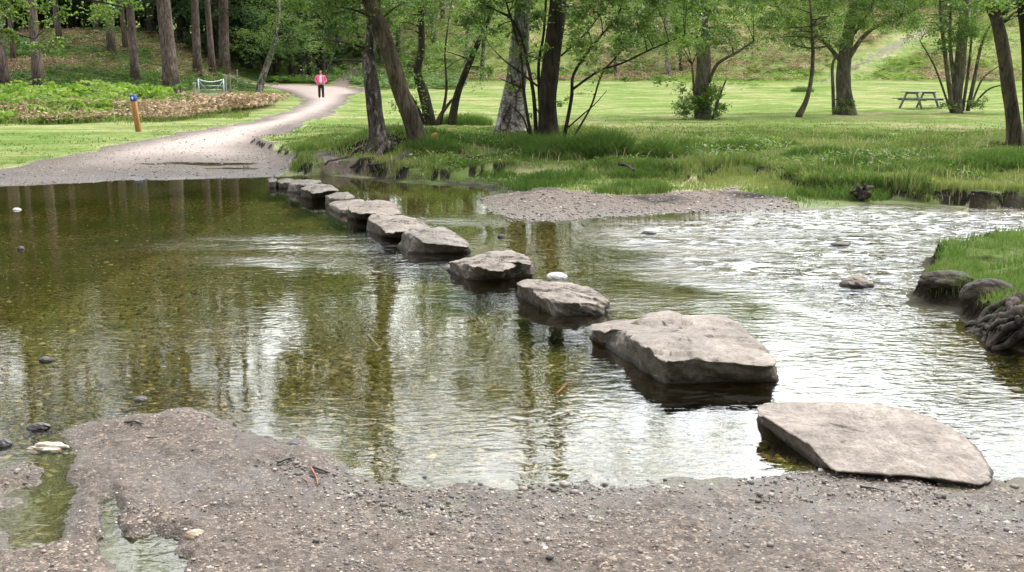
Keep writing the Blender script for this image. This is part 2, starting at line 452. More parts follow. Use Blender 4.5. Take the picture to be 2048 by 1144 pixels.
def mat_stone(name, tint=(1, 1, 1), moss=.4, bright=1.0):
    t = NT(name); co = t.coord()
    n = t.noise(co, 3.0, 6, .6); n2 = t.noise(co, 22, 5, .6); n3 = t.noise(co, 90, 3, .6)
    b = bright
    c = t.ramp(n, [(.3, (.135 * b, .118 * b, .104 * b)), (.55, (.21 * b, .186 * b, .168 * b)), (.75, (.275 * b, .248 * b, .226 * b))])
    c = t.mix(1, c, t.ramp(n2, [(.3, .72), (.7, 1.2)]), 'MULTIPLY')
    c = t.mix(1, c, t.ramp(n3, [(.25, .6), (.5, 1.0), (.8, 1.3)]), 'MULTIPLY')
    big = t.noise(co, 1.7, 5, .65, dist=1.0)
    c = t.mix(1, c, t.ramp(big, [(.34, (.62, .60, .58)), (.5, 1.0), (.66, (1.16, 1.14, 1.13))]), 'MULTIPLY')
    pits = t.vor(co, 26, 'Distance')
    c = t.mix(t.ramp(pits, [(.05, .85), (.12, 0.0)]), c, (.05, .042, .035))
    c = t.mix(t.ramp(t.vor(co, 8.5, 'Distance'), [(.04, .85), (.075, 0.0)]), c, (.035, .03, .026))
    c = t.mix(t.ramp(t.noise(co, 7, 6, .7, dist=1.2), [(.56, 0.0), (.66, .5)]), c, (.10, .088, .078))
    c = t.mix(1, c, tint, 'MULTIPLY')
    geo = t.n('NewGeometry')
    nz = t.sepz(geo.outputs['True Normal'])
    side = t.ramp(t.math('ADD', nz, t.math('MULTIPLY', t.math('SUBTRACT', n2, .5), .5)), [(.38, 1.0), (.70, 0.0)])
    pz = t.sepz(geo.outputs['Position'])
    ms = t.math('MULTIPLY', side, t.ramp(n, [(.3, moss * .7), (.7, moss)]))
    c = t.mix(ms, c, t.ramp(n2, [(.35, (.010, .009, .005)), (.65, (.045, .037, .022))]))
    wl = t.math('ADD', pz, t.math('MULTIPLY', t.math('SUBTRACT', n2, .5), .03))
    c = t.mix(t.ramp(t.math('ADD', wl, .1), [(.085, .0), (.1, .85), (.113, .8), (.135, 0.0)]), c, (.018, .015, .012))
    c = t.mix(t.ramp(t.math('ADD', wl, .1), [(.08, .85), (.098, 0.0)]), c, (.085, .062, .034))
    cr = t.noise(t.mapping(co, (1.2, 5, 1.2), (0, 0, R(20))), 1.4, 5, .6, dist=1.5)
    crk = t.ramp(t.math('ABSOLUTE', t.math('SUBTRACT', cr, .5)), [(.0, 1.0), (.012, 0.0)])
    c = t.mix(t.math('MULTIPLY', crk, t.ramp(n, [(.5, 0.0), (.6, .6)])), c, (.05, .04, .033))
    h = t.math('ADD', t.math('MULTIPLY', n2, 1.0), t.math('MULTIPLY', n3, .3))
    t.princ(c, .78, t.bump(h, .55, .02), .3); return t.done()

def mat_plain(name, a, b, scale=20, rough=.8, spec=.3, metal=0.0, vs=None, bd=.004):
    t = NT(name); co = t.coord()
    v = t.mapping(co, vs) if vs else co
    n = t.noise(v, scale, 4)
    t.princ(t.ramp(n, [(.3, a), (.7, b)]), rough, t.bump(n, .4, bd), spec, metal); return t.done()

M = {}
M['ground'] = mat_ground(); M['pebble'] = mat_pebble(); M['water'] = mat_water()
M['alder_leaf'] = mat_leaf('alder_leaf', (.04, .08, .016), (.10, .17, .032), (.23, .29, .075), .5, .38, .5)
M['birch_leaf'] = mat_leaf('birch_leaf', (.04, .085, .022), (.09, .155, .036), (.18, .24, .065), .45)
M['shade_leaf'] = mat_leaf('woodland_leaf', (.035, .075, .02), (.08, .145, .035), (.16, .22, .065), .55)
M['pine_leaf'] = mat_leaf('pine_needle', (.02, .045, .018), (.04, .08, .03), (.08, .13, .05), .3, .7, .15)
M['grass'] = mat_leaf('grass_blade', (.042, .085, .02), (.095, .15, .042), (.23, .235, .10), .42, .85, .08)
M['bracken'] = mat_leaf('bracken_frond', (.06, .12, .022), (.15, .23, .042), (.27, .34, .08), .4, .7, .15)
M['dead_bracken'] = mat_leaf('dead_bracken', (.13, .08, .05), (.29, .20, .14), (.46, .36, .26), .2, .8, .1)
M['alder_bark'] = mat_bark('alder_bark', (.028, .022, .014), (.12, .098, .064), moss=.5)
M['dark_bark'] = mat_bark('dark_bark', (.012, .010, .007), (.055, .042, .028), moss=.3)
M['grey_bark'] = mat_bark('grey_bark', (.045, .04, .028), (.16, .14, .105), moss=.4)
M['pine_bark'] = mat_bark('pine_bark', (.045, .034, .028), (.20, .155, .135), vs=(8, 8, 1.6))
M['birch'] = mat_birch('birch_bark', .50); M['birch_dark'] = mat_birch('old_birch_bark', .585)
M['twig'] = mat_bark('twig_bark', (.02, .016, .01), (.075, .058, .04))
M['root'] = mat_bark('root_bark', (.016, .013, .010), (.085, .068, .055), bd=.03)
# ------------------------------------------------------------------ terrain as one polar sheet, split by what it is
th_f = np.arange(-39, 39.001, .125)
th = np.concatenate([th_f, np.arange(43, 318, 6.0)])
rs = [1.1]
while rs[-1] < 300:
    r = rs[-1]
    dr = min(.00095 * r * r, .018 * r)
    if r < 2.7: dr = .05
    rs.append(r + max(dr, .007))
rs = np.array([0.05, .5] + rs)
nt, nr = len(th), len(rs)
TH, RR = np.meshgrid(np.radians(th), rs)
GX = RR * np.sin(TH); GY = RR * np.cos(TH)
GZ = height(GX, GY)
i = np.arange(nr - 1)[:, None] * nt; j = np.arange(nt)[None, :]; k = (j + 1) % nt
GF = np.stack([i + j, i + k, i + nt + k, i + nt + j], -1).reshape(-1, 4)

gx, gy, gz = GX.ravel(), GY.ravel(), GZ.ravel()
wsd = poly_sd(WATER, gx, gy); psd = poly_sd(PATH, gx, gy); tsd = poly_sd(TERR, gx, gy); rsd = poly_sd(RBANK, gx, gy)
dx = np.gradient(GZ, axis=1) / (np.gradient(GX, axis=1) ** 2 + np.gradient(GY, axis=1) ** 2) ** .5
dr_ = np.gradient(GZ, axis=0) / np.gradient(RR, axis=0)
slope = np.sqrt(dx ** 2 + dr_ ** 2).ravel()

TRAIL = [tuple(ground(a, b)[:2]) for a, b in [(1640, 165), (1690, 145), (1735, 122), (1775, 100), (1815, 78), (1850, 60)]]
FTRAIL = [tuple(ground(a, b)[:2]) for a, b in [(672, 176), (690, 162), (706, 150), (722, 140)]]
def masks(x, y, z):
    """grass, pale gravel, soil, bracken, bed, wet"""
    w = poly_sd(WATER, x, y); p = poly_sd(PATH, x, y); t = poly_sd(TERR, x, y); r = poly_sd(RBANK, x, y)
    n = fbm(x * .8, y * .8, 4, 101) - .5; n2 = fbm(x * .18, y * .18, 4, 102) - .5
    fg = 1 - sstep(4.6, 6.5, y)
    land = sstep(-.05, .15, z)
    g = np.ones_like(x)
    g = g * sstep(-.12, .35, p + n * 1.1)                       # path
    g = g * (1 - fg * (r > -.1))
    inT = sstep(.15, -.25, t + n * .5); inR = sstep(.05, -.12, r)
    near = sstep(30, 18, y)
    spit = (t > 0) & (r > 0) & (x > -4) & (y > 6) & (y < 24)
    gs = sstep(2.4, 1.8, t + n * 1.6 + 1.2 * sstep(1.2, 3.4, x)) * .85 * (x < 6.0)
    g = np.where(spit, np.maximum(gs, 0), g)
    g = np.maximum(g, inR * (.72 + n * 1.2))
    pale = np.clip(sstep(0, -1.2, p) * sstep(16.8, 24, y + n * 3), 0, 1)
    pale = np.maximum(pale, np.where(spit, .16, 0))
    tr = line_d(TRAIL, x, y); ft = line_d(FTRAIL, x, y)
    trm = sstep(1.0, .45, tr + n * .5); ftm = sstep(1.0, .5, ft)
    g = g * (1 - .55 * trm) * (1 - .9 * ftm); pale = np.maximum(pale, .22 * np.maximum(trm, ftm))
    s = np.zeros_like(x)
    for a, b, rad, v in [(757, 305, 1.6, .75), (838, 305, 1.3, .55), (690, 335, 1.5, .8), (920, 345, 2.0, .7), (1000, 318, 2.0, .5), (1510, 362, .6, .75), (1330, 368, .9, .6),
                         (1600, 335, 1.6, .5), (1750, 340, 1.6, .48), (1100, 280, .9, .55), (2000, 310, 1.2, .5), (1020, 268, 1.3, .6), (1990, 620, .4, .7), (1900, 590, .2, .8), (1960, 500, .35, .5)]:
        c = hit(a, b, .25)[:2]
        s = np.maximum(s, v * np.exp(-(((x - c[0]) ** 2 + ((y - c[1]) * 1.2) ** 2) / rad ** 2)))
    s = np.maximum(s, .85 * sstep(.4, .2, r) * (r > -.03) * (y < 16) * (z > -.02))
    hill = np.clip(sstep(84, 104, y + n2 * 30 + n * 8) + sstep(47, 54, y + n2 * 6) * (1 - sstep(-27, -15, x + (y - 60) * .10)), 0, 1)
    br = hill * (1 - trm) * (1 - ftm) * sstep(.5, 2.5, p)
    br = br * np.clip(.45 + n2 * 1.6 + .35 * (x < 0), 0, 1)
    hedge = sstep(33, 37, y + n * 3) * sstep(54, 48, y) * (1 - sstep(-17, -12.5, x)) * sstep(.8, 2.5, p)
    br = np.maximum(br, hedge * .8)
    bed = sstep(.012, -.012, z)
    wet = np.clip(np.exp(-np.maximum(z, 0) / .035) * (z > -.01) * (.35 + .9 * (fbm(x * 2.5, y * 2.5, 3, 104))) * (y < 20), 0, 1)
    wet = np.maximum(wet, .55 * sstep(18.8, 16.2, y + n * 2) * (p < .3) * (y > 10))
    return g, pale, s, br, bed, wet
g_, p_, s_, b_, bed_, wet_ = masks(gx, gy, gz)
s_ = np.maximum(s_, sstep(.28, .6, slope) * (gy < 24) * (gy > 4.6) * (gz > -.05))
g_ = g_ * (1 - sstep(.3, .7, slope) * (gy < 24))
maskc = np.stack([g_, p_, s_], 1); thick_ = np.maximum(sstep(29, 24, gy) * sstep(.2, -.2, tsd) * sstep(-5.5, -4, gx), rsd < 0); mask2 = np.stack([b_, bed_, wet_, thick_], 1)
fc = GF.mean
cx_, cy_, cz_ = gx[GF].mean(1), gy[GF].mean(1), gz[GF].mean(1)
cb = b_[GF].mean(1); cpth = psd[GF].mean(1); cts = tsd[GF].mean(1); crs = rsd[GF].mean(1)
hillf = (cy_ > 92) | ((cy_ > 52) & (cx_ + (cy_ - 60) * .10 < -20))
cls = np.full(len(GF), 'meadow', dtype='U16')
cls[hillf] = 'hillside'
cls[(cpth < .05) & (cz_ > -.005) & ~((cts < -.2))] = 'gravel_path'
cls[(cy_ < 5.2) & (crs > .05)] = 'gravel_shore'
cls[(cts > 0) & (crs > .05) & (cx_ > -4) & (cy_ < 24) & (cy_ >= 5.2)] = 'gravel_bar'
cls[(crs <= .05) & (cy_ < 16)] = 'grass_bank'
cls[cz_ < -.003] = 'stream_bed'
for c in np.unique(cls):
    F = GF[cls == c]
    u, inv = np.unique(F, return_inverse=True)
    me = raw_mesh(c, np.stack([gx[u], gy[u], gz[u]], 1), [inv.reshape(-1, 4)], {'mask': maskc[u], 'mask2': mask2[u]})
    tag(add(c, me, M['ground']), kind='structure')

# ------------------------------------------------------------------ water
fmin = gz[GF].min(1)
wet_f = (fmin < .004) & (cy_ < 30) & (np.hypot(cx_, cy_) < 60)
pud = (cy_ < 4.75) & (cx_ < -.75) & (poly_sd(WATER, cx_, cy_) > .10)
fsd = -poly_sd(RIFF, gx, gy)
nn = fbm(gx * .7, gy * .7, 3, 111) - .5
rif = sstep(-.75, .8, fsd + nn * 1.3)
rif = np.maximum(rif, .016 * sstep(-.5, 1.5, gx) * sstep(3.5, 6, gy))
calm = .09 + .05 * sstep(-3, 2, gx) * sstep(4, 6, gy) + .13 * sstep(6.5, 4.6, gy) * sstep(-1.6, .2, gx) + .16 * sstep(1.2, 2.6, gx) * sstep(4, 6, gy)
calm = calm * (1 - .6 * sstep(9, 15, gy) * (gx < 1))
# little wakes on the downstream side of the stones
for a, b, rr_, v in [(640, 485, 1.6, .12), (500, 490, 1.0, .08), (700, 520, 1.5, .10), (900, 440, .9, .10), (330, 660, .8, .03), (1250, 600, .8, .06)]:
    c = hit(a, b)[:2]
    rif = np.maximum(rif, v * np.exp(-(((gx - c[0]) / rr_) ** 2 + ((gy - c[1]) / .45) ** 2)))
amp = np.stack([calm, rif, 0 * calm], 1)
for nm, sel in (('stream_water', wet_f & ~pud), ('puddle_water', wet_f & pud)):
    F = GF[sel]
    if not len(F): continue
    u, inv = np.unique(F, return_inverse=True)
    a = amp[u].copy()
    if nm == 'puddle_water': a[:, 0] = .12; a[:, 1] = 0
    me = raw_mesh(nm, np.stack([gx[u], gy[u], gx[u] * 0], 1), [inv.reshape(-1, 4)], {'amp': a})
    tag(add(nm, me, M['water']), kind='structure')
# thin film of water lying on the wet path
def film(px0, py0, hx, hy, seed):
    c = ground(px0, py0)
    X, Y = np.meshgrid(np.linspace(-hx, hx, 60), np.linspace(-hy, hy, 26))
    q = 1 - (X / hx) ** 2 - (Y / hy) ** 2 + (fbm((X + c[0]) * 2.2, (Y + c[1]) * 4, 4, seed) - .5) * 2.2
    Z = height(X + c[0], Y + c[1])
    lvl = np.percentile(Z[q > .2], 75) if (q > .2).any() else c[2]
    i = np.arange(25)[:, None] * 60; j = np.arange(59)[None, :]
    F = np.stack([i + j, i + j + 1, i + 61 + j, i + 60 + j], -1).reshape(-1, 4)
    F = F[(q.ravel()[F] > .25).all(1)]
    if not len(F): return
    u, inv = np.unique(F, return_inverse=True)
    V = np.stack([X.ravel()[u] + c[0], Y.ravel()[u] + c[1], np.maximum(Z.ravel()[u] + .004, lvl)], 1)
    a = np.zeros((len(V), 3)); a[:, 0] = .08
    tag(add('puddle_water', raw_mesh('puddle', V, [inv.reshape(-1, 4)], {'amp': a}), M['water']), kind='structure')
film(395, 328, 1.2, .30, 5); film(470, 337, .7, .2, 8)

# ------------------------------------------------------------------ gravel lying loose (pebbles)
def ico(sub=1):
    bm = bmesh.new(); bmesh.ops.create_icosphere(bm, subdivisions=sub, radius=1)
    V = np.array([v.co[:] for v in bm.verts]); F = np.array([[v.index for v in f.verts] for f in bm.faces]); bm.free()
    return V, F
IV, IF = ico(1)
def pebbles(name, x, y, z, size, seed):
    n = len(x); rg = np.random.default_rng(seed)
    S = size[:, None] * rg.uniform(.6, 1.25, (n, 3)); S[:, 2] *= .62
    a = rg.uniform(0, 6.28, n); ca, sa = np.cos(a), np.sin(a)
    jit = 1 + rg.uniform(-.22, .22, (n, len(IV), 1))
    P = IV[None] * jit * S[:, None, :]
    X = P[..., 0] * ca[:, None] - P[..., 1] * sa[:, None]; Y = P[..., 0] * sa[:, None] + P[..., 1] * ca[:, None]
    V = np.stack([X + x[:, None], Y + y[:, None], P[..., 2] + z[:, None]], -1).reshape(-1, 3)
    F = (IF[None] + (np.arange(n) * len(IV))[:, None, None]).reshape(-1, 3)
    rnd = np.repeat(np.clip(rg.beta(2.0, 2.2, n), 0, 1), len(IV))
    me = raw_mesh(name, V, [F], {'rnd': rnd}, smooth=False)
    return tag(add(name, me, M['pebble']), kind='stuff')
def polar_samples(n, r0, r1, a=33, seed=0):
    rg = np.random.default_rng(seed)
    t = np.radians(rg.uniform(-a, a, n)); u = rg.uniform(0, 1, n)
    r = 1 / (1 / r0 + u * (1 / r1 - 1 / r0))
    return r * np.sin(t), r * np.cos(t), rg
x, y, rg = polar_samples(60000, 2.6, 5.6, 35, 5)
z = height(x, y)
ok = (z > -.012) & (poly_sd(RBANK, x, y) > .1)
ok &= rg.uniform(0, 1, len(x)) < np.clip((fbm(x * 2.2, y * 2.2, 3, 120) - .25) * 2.2, .12, 1)
x, y, z = x[ok], y[ok], z[ok]
sz = np.clip(rg.lognormal(-5.68, .5, len(x)), .0015, .015)
pebbles('loose_gravel', x, y, z + sz * .1, sz, 6)
# dark washed-up bits and coarser stones along the ragged near water line
x, y, rg = polar_samples(60000, 2.9, 5.4, 34, 8)
sd = poly_sd(WATER, x, y); z = height(x, y)
ok = (z > -.012) & (np.abs(sd - .03) < .28) & (poly_sd(RBANK, x, y) > .1) & (rg.uniform(0, 1, len(x)) < np.exp(-((z - .008) / .018) ** 2) * np.clip((fbm(x * 2.5, y * 2.5, 3, 122) - .38) * 1.6, 0, .5) * np.where(x < -.5, 1, .5))
x, y, z = x[ok], y[ok], z[ok]; sz = np.clip(rg.lognormal(-5.1, .5, len(x)), .003, .02)
o = pebbles('shore_debris', x, y, z + sz * .2, sz, 9)
cc = np.empty(len(o.data.vertices), np.float32); o.data.attributes['rnd'].data.foreach_get('value', cc); cc = cc ** 1.9; o.data.attributes['rnd'].data.foreach_set('value', cc)
# gravel bar on the far side
x, y, rg = polar_samples(60000, 9.0, 16.5, 33, 15)
z = height(x, y)
t_ = poly_sd(TERR, x, y); w_ = poly_sd(WATER, x, y)
ok = (t_ > .0) & (x > -1.2) & (w_ > -.75) & (z > -.09) & (poly_sd(RBANK, x, y) > .2)
ok &= rg.uniform(0, 1, len(x)) < np.where(w_ > -.1, .55, .22)
ok &= masks(x, y, z)[0] < .4
x, y, z = x[ok], y[ok], z[ok]
sz = np.clip(rg.lognormal(-4.5, .42, len(x)), .006, .035)
pebbles('bar_gravel', x, y, z + sz * .2, sz, 16)
# far path pebbles
x, y, rg = polar_samples(26000, 13.5, 30, 33, 25)
z = height(x, y); ok = (poly_sd(PATH, x, y) < -.1) & (z > -.02)
x, y, z = x[ok], y[ok], z[ok]; sz = np.clip(rg.lognormal(-4.5, .45, len(x)), .004, .03)
pebbles('path_gravel', x, y, z, sz, 26)
# pale stones on the bed of the stream
x, y, rg = polar_samples(80000, 3.6, 15, 33, 35)
z = height(x, y); ok = (z < -.015) & (poly_sd(WATER, x, y) < -.12)
x, y, z = x[ok], y[ok], z[ok]; sz = np.clip(rg.lognormal(-4.5, .42, len(x)), .004, .03)
t = NT('bed_pebble'); rr = t.attr('rnd', 'Fac')
t.princ(t.ramp(rr, [(0, (.02, .02, .008)), (.4, (.068, .062, .024)), (.66, (.145, .125, .052)), (.86, (.34, .285, .145)), (1, (.68, .61, .44))]), .7); M['bedp'] = t.done()
o = pebbles('bed_gravel', x, y, z, sz, 36); o.data.materials.clear(); o.data.materials.append(M['bedp'])

# ------------------------------------------------------------------ stepping stones
M['stone'] = mat_stone('sandstone', (.92, .87, .80), .9); M['stone_pale'] = mat_stone('pale_sandstone', (.93, .88, .82), .6, 1.08)
M['white_rock'] = mat_plain('white_rock', (.30, .285, .27), (.48, .46, .44), 18, .7); M['black_rock'] = mat_plain('black_rock', (.03, .029, .028), (.10, .097, .095), 18, .6); M['tan_rock'] = mat_plain('tan_rock', (.24, .17, .12), (.36, .27, .20), 18, .6)
M['mossy'] = mat_bark('mossy_rock', (.018, .014, .009), (.075, .057, .04), vs=(4, 4, 4), rough=.7, moss=.8)
M['char'] = mat_plain('wet_dark_wood', (.012, .011, .011), (.05, .045, .042), 18, .4, .5)
M['stone_grey'] = mat_stone('grey_sandstone', (.88, .87, .83), .8, .95)
def rock(name, top, h, label, mat, base=None, hs=None, cat='stepping stone', group=None, rough=0.0164, splay=1.05, seed=1, base_z=-.14, crown=.02, bed=True):
    """top: rim outline in photo pixels lying at height h (list) ; base: outline at z=0"""
    n = 200
    H = hs if hs else [h] * len(top)
    P = np.array([hit(a, b, hh) for (a, b), hh in zip(top, H)])
    P = np.vstack([P, P[:1]])
    ln = np.concatenate([[0], np.cumsum(np.linalg.norm(np.diff(P, axis=0), axis=1))])
    u = np.linspace(0, ln[-1], n, endpoint=False)
    O = np.stack([np.interp(u, ln, P[:, k]) for k in range(3)], 1)
    for _ in range(2): O = .25 * np.roll(O, 1, 0) + .5 * O + .25 * np.roll(O, -1, 0)
    c = O.mean(0)
    if base is not None:
        B = np.array([hit(a, b, 0) for a, b in base]); B = np.vstack([B, B[:1]])
        lb = np.concatenate([[0], np.cumsum(np.linalg.norm(np.diff(B, axis=0), axis=1))])
        Bo = np.stack([np.interp(np.linspace(0, lb[-1], 400), lb, B[:, k]) for k in range(3)], 1)
        ang = np.arctan2(Bo[:, 1] - c[1], Bo[:, 0] - c[0]); ao = np.arctan2(O[:, 1] - c[1], O[:, 0] - c[0])
        od = np.argsort(ang); rr = np.hypot(Bo[:, 0] - c[0], Bo[:, 1] - c[1])
        ra = np.interp(ao, np.concatenate([ang[od] - 2 * math.pi, ang[od], ang[od] + 2 * math.pi]), np.tile(rr[od], 3))
        Bp = np.stack([c[0] + ra * np.cos(ao), c[1] + ra * np.sin(ao), 0 * ra], 1)
    else:
        Bp = O.copy(); Bp[:, :2] = c[:2] + (O[:, :2] - c[:2]) * splay; Bp[:, 2] = 0
    rings = []
    ts = [.05, .11, .17, .24, .31, .38, .45, .52, .59, .66, .72, .78, .84, .89, .93, .965, .99]
    for t in ts:
        q = c + (O - c) * t; q[:, 2] = c[2] + (O[:, 2] - c[2]) * t ** 1.3 + crown * (1 - t ** 4)
        rings.append(q)
    rim = O.copy(); rim[:, 2] -= .006; rings.append(rim)
    for t in (.07, .16, .28, .4, .53, .66, .8, .92, 1.0):
        q = O + (Bp - O) * (t ** .85); q[:, 2] = O[:, 2] * (1 - t) - .008 * t; rings.append(q)
    q = Bp.copy(); q[:, :2] = c[:2] + (q[:, :2] - c[:2]) * 1.03; q[:, 2] = base_z * .5; rings.append(q)
    q = q.copy(); q[:, 2] = base_z; rings.append(q)
    V = np.concatenate([[c + np.array([0, 0, crown])]] + rings)
    # chip and weather
    L = max(np.ptp(O[:, 0]), .3)
    k = len(rings)
    nr_ = V - c; nr_[:, 2] *= 2.0; nr_ /= np.linalg.norm(nr_, axis=1)[:, None] + 1e-9
    d = (fbm(V[:, 0] * 4 / L + seed * 9 + V[:, 2] * 5, V[:, 1] * 4 / L + seed * 5 - V[:, 2] * 7, 4, seed) - .5) * rough * 2.0
    d2 = (fbm(V[:, 0] * 14 / L + seed + V[:, 2] * 23, V[:, 1] * 14 / L - V[:, 2] * 19, 4, seed + 3) - .5) * rough * 1.3
    ridx = np.concatenate([[0], np.repeat(np.arange(k), n)])
    sidew = np.where(ridx >= 16, 1.25, .30)
    V = V + nr_ * ((d + d2) * sidew)[:, None] * np.where(ridx >= 16, 1, .8)[:, None]
    topz = (np.abs(fbm(V[:, 0] * 5 / L + seed * 2, V[:, 1] * 5 / L + seed * 3, 4, seed + 7) - .5)) * rough * 1.6
    V[:, 2] -= np.where(ridx < 17, topz, topz * .6 * (V[:, 2] > 0.02))
    led = sstep(.50, .53, fbm(V[:, 0] * 2.6 / L + seed * 4.1, V[:, 1] * 4.5 / L - seed * 2.3, 4, seed + 11)) * .018 + sstep(.58, .60, fbm(V[:, 0] * 5 / L - seed, V[:, 1] * 7 / L + seed, 3, seed + 13)) * .010
    V[:, 2] -= led * (V[:, 2] > .03) * min(1, L / .6) * rough / .028
    i = 1 + np.arange(k - 1)[:, None] * n; j = np.arange(n)[None, :]; kk = (j + 1) % n
    F4 = np.stack([i + j, i + n + j, i + n + kk, i + kk], -1).reshape(-1, 4)
    F3 = np.stack([np.zeros(n, int), 1 + np.arange(n), 1 + (np.arange(n) + 1) % n], -1)
    # orientation
    A = .5 * np.sum(O[:, 0] * np.roll(O[:, 1], -1) - np.roll(O[:, 0], -1) * O[:, 1])
    if A < 0: F4 = F4[:, ::-1]; F3 = F3[:, ::-1]
    org = np.array([c[0], c[1], 0])
    me = raw_mesh(name, V - org, [F4, F3])
    o = add(name, me, M[mat], None, org)
    return tag(o, label, cat, group)
SG = 'stepping stones across the stream'
def sst(*a, **k): return rock('stepping_stone', *a, group=SG, **k)
sst([(1532, 802), (1600, 802), (1685, 803), (1785, 809), (1852, 827), (1900, 850), (1947, 884), (1984, 938), (1982, 962), (1950, 966), (1903, 960), (1836, 949), (1735, 943), (1668, 936), (1640, 908), (1611, 882), (1580, 862), (1551, 844), (1525, 830), (1514, 818)], .1,
    'nearest broad flat pale stone, its lower edge resting on the gravel shore', 'stone_pale', hs=[.11, .12, .12, .11, .10, .09, .07, .045, .03, .03, .035, .04, .045, .05, .07, .09, .10, .11, .11, .10],
    base=[(1510, 840), (1535, 815), (1690, 818), (1800, 822), (1860, 840), (1915, 862), (1960, 895), (1990, 945), (1985, 972), (1903, 968), (1836, 956), (1735, 950), (1645, 942), (1600, 905), (1550, 865)], rough=0.0131, seed=3, crown=.012)
sst([(1182, 642), (1225, 634), (1275, 632), (1315, 624), (1345, 620), (1385, 624), (1440, 626), (1492, 655), (1505, 672), (1530, 692), (1555, 722), (1548, 730), (1470, 722), (1400, 714), (1340, 722), (1315, 706), (1290, 690), (1262, 672), (1245, 660), (1215, 660), (1190, 655)], .16,
    'largest angular stone, a tall block with a dark mossy left side and cracked pale top', 'stone', hs=[.13, .14, .15, .18, .19, .18, .17, .15, .15, .15, .14, .14, .15, .165, .16, .17, .175, .16, .13, .11, .12],
    base=[(1178, 674), (1200, 655), (1300, 650), (1440, 648), (1500, 675), (1540, 705), (1560, 740), (1555, 763), (1470, 764), (1330, 767), (1290, 745), (1230, 705)], rough=0.0279, seed=5, crown=.012)
sst([(1033, 566), (1048, 558), (1070, 556), (1095, 562), (1144, 563), (1173, 568), (1205, 587), (1220, 604), (1197, 605), (1144, 603), (1114, 598), (1085, 588), (1058, 574)], .12,
    'oval pale topped stone with moss on its left flank, next beyond the largest block', 'stone', hs=[.13, .14, .14, .13, .13, .13, .11, .07, .09, .11, .12, .13, .13],
    base=[(1028, 590), (1050, 576), (1100, 575), (1170, 580), (1210, 598), (1224, 612), (1205, 630), (1107, 632), (1070, 612)], rough=0.0230, seed=8)
sst([(893, 520), (931, 514), (967, 503), (1021, 498), (1031, 504), (1055, 508), (1065, 521), (1060, 530), (1036, 524), (1007, 535), (953, 533), (925, 527)], .14,
    'wedge shaped stone rising to the right with a thick dark front edge', 'stone', hs=[.10, .12, .15, .17, .16, .16, .15, .13, .13, .13, .13, .12],
    base=[(880, 535), (905, 528), (960, 520), (1040, 515), (1070, 530), (1066, 553), (1000, 558), (933, 560), (905, 548)], rough=0.0246, seed=12)
sst([(806, 462), (822, 455), (850, 453), (890, 452), (910, 465), (932, 480), (938, 489), (925, 490), (890, 487), (845, 482), (825, 468)], .15,
    'flat grey topped stone with a black front edge and brown blunt left end', 'stone_grey', hs=[.18, .18, .17, .16, .15, .12, .10, .11, .13, .14, .17],
    base=[(795, 492), (815, 475), (890, 465), (935, 487), (942, 505), (880, 508), (815, 507)], rough=0.0205, seed=15)
sst([(735, 436), (745, 427), (785, 429), (817, 430), (842, 440), (862, 450), (850, 460), (800, 463), (770, 462), (757, 446)], .14,
    'pale stone with a ragged dark left edge, half hidden behind the flat grey topped one', 'stone',
    base=[(733, 462), (740, 445), (810, 440), (865, 460), (850, 480), (765, 474), (750, 468)], rough=0.0230, seed=18)
sst([(697, 408), (708, 404), (722, 406), (730, 399), (765, 399), (792, 407), (803, 424), (775, 427), (750, 426), (722, 426), (705, 424), (697, 418)], .13,
    'warm tan stone with a mossy green lump at its left end', 'stone', base=[(694, 438), (700, 420), (760, 412), (805, 420), (808, 434), (760, 438), (715, 440)], rough=0.0180, seed=21)
sst([(658, 406), (675, 397), (700, 397), (725, 398), (735, 405), (720, 418), (680, 418)], .07,
    'low light grey slab barely above the water, just left of the warm tan stone', 'stone_pale', rough=0.0115, seed=24)
sst([(650, 391), (670, 385), (697, 384), (710, 393), (700, 396), (660, 396)], .11,
    'small narrow stone with a dark end, behind the low light grey slab', 'stone_grey', rough=0.0164, seed=27)
sst([(601, 376), (615, 369), (645, 367), (662, 369), (678, 380), (650, 382), (625, 384)], .14,
    'square light topped stone with a dark hollow under its right edge, fourth from far shore', 'stone_grey', base=[(601, 394), (612, 380), (665, 380), (682, 390), (650, 396), (625, 399)], rough=0.0180, seed=30)
sst([(577, 365), (585, 360), (615, 358), (640, 359), (644, 364), (620, 368), (605, 370)], .13,
    'long low stone with wet shining top, third from the far shore', 'stone_grey', base=[(574, 384), (585, 372), (640, 370), (648, 376), (620, 384), (600, 387)], rough=0.0164, seed=33)
sst([(554, 361), (565, 357), (585, 358), (592, 362), (580, 365), (560, 365)], .09,
    'small dark stone second from the far shore', 'stone_grey', rough=0.0164, seed=36)
sst([(535, 358), (545, 355), (555, 359), (550, 363), (538, 363)], .10, 'smallest stone, farthest of the row, beside the path beach', 'stone_grey', rough=0.0164, seed=39)

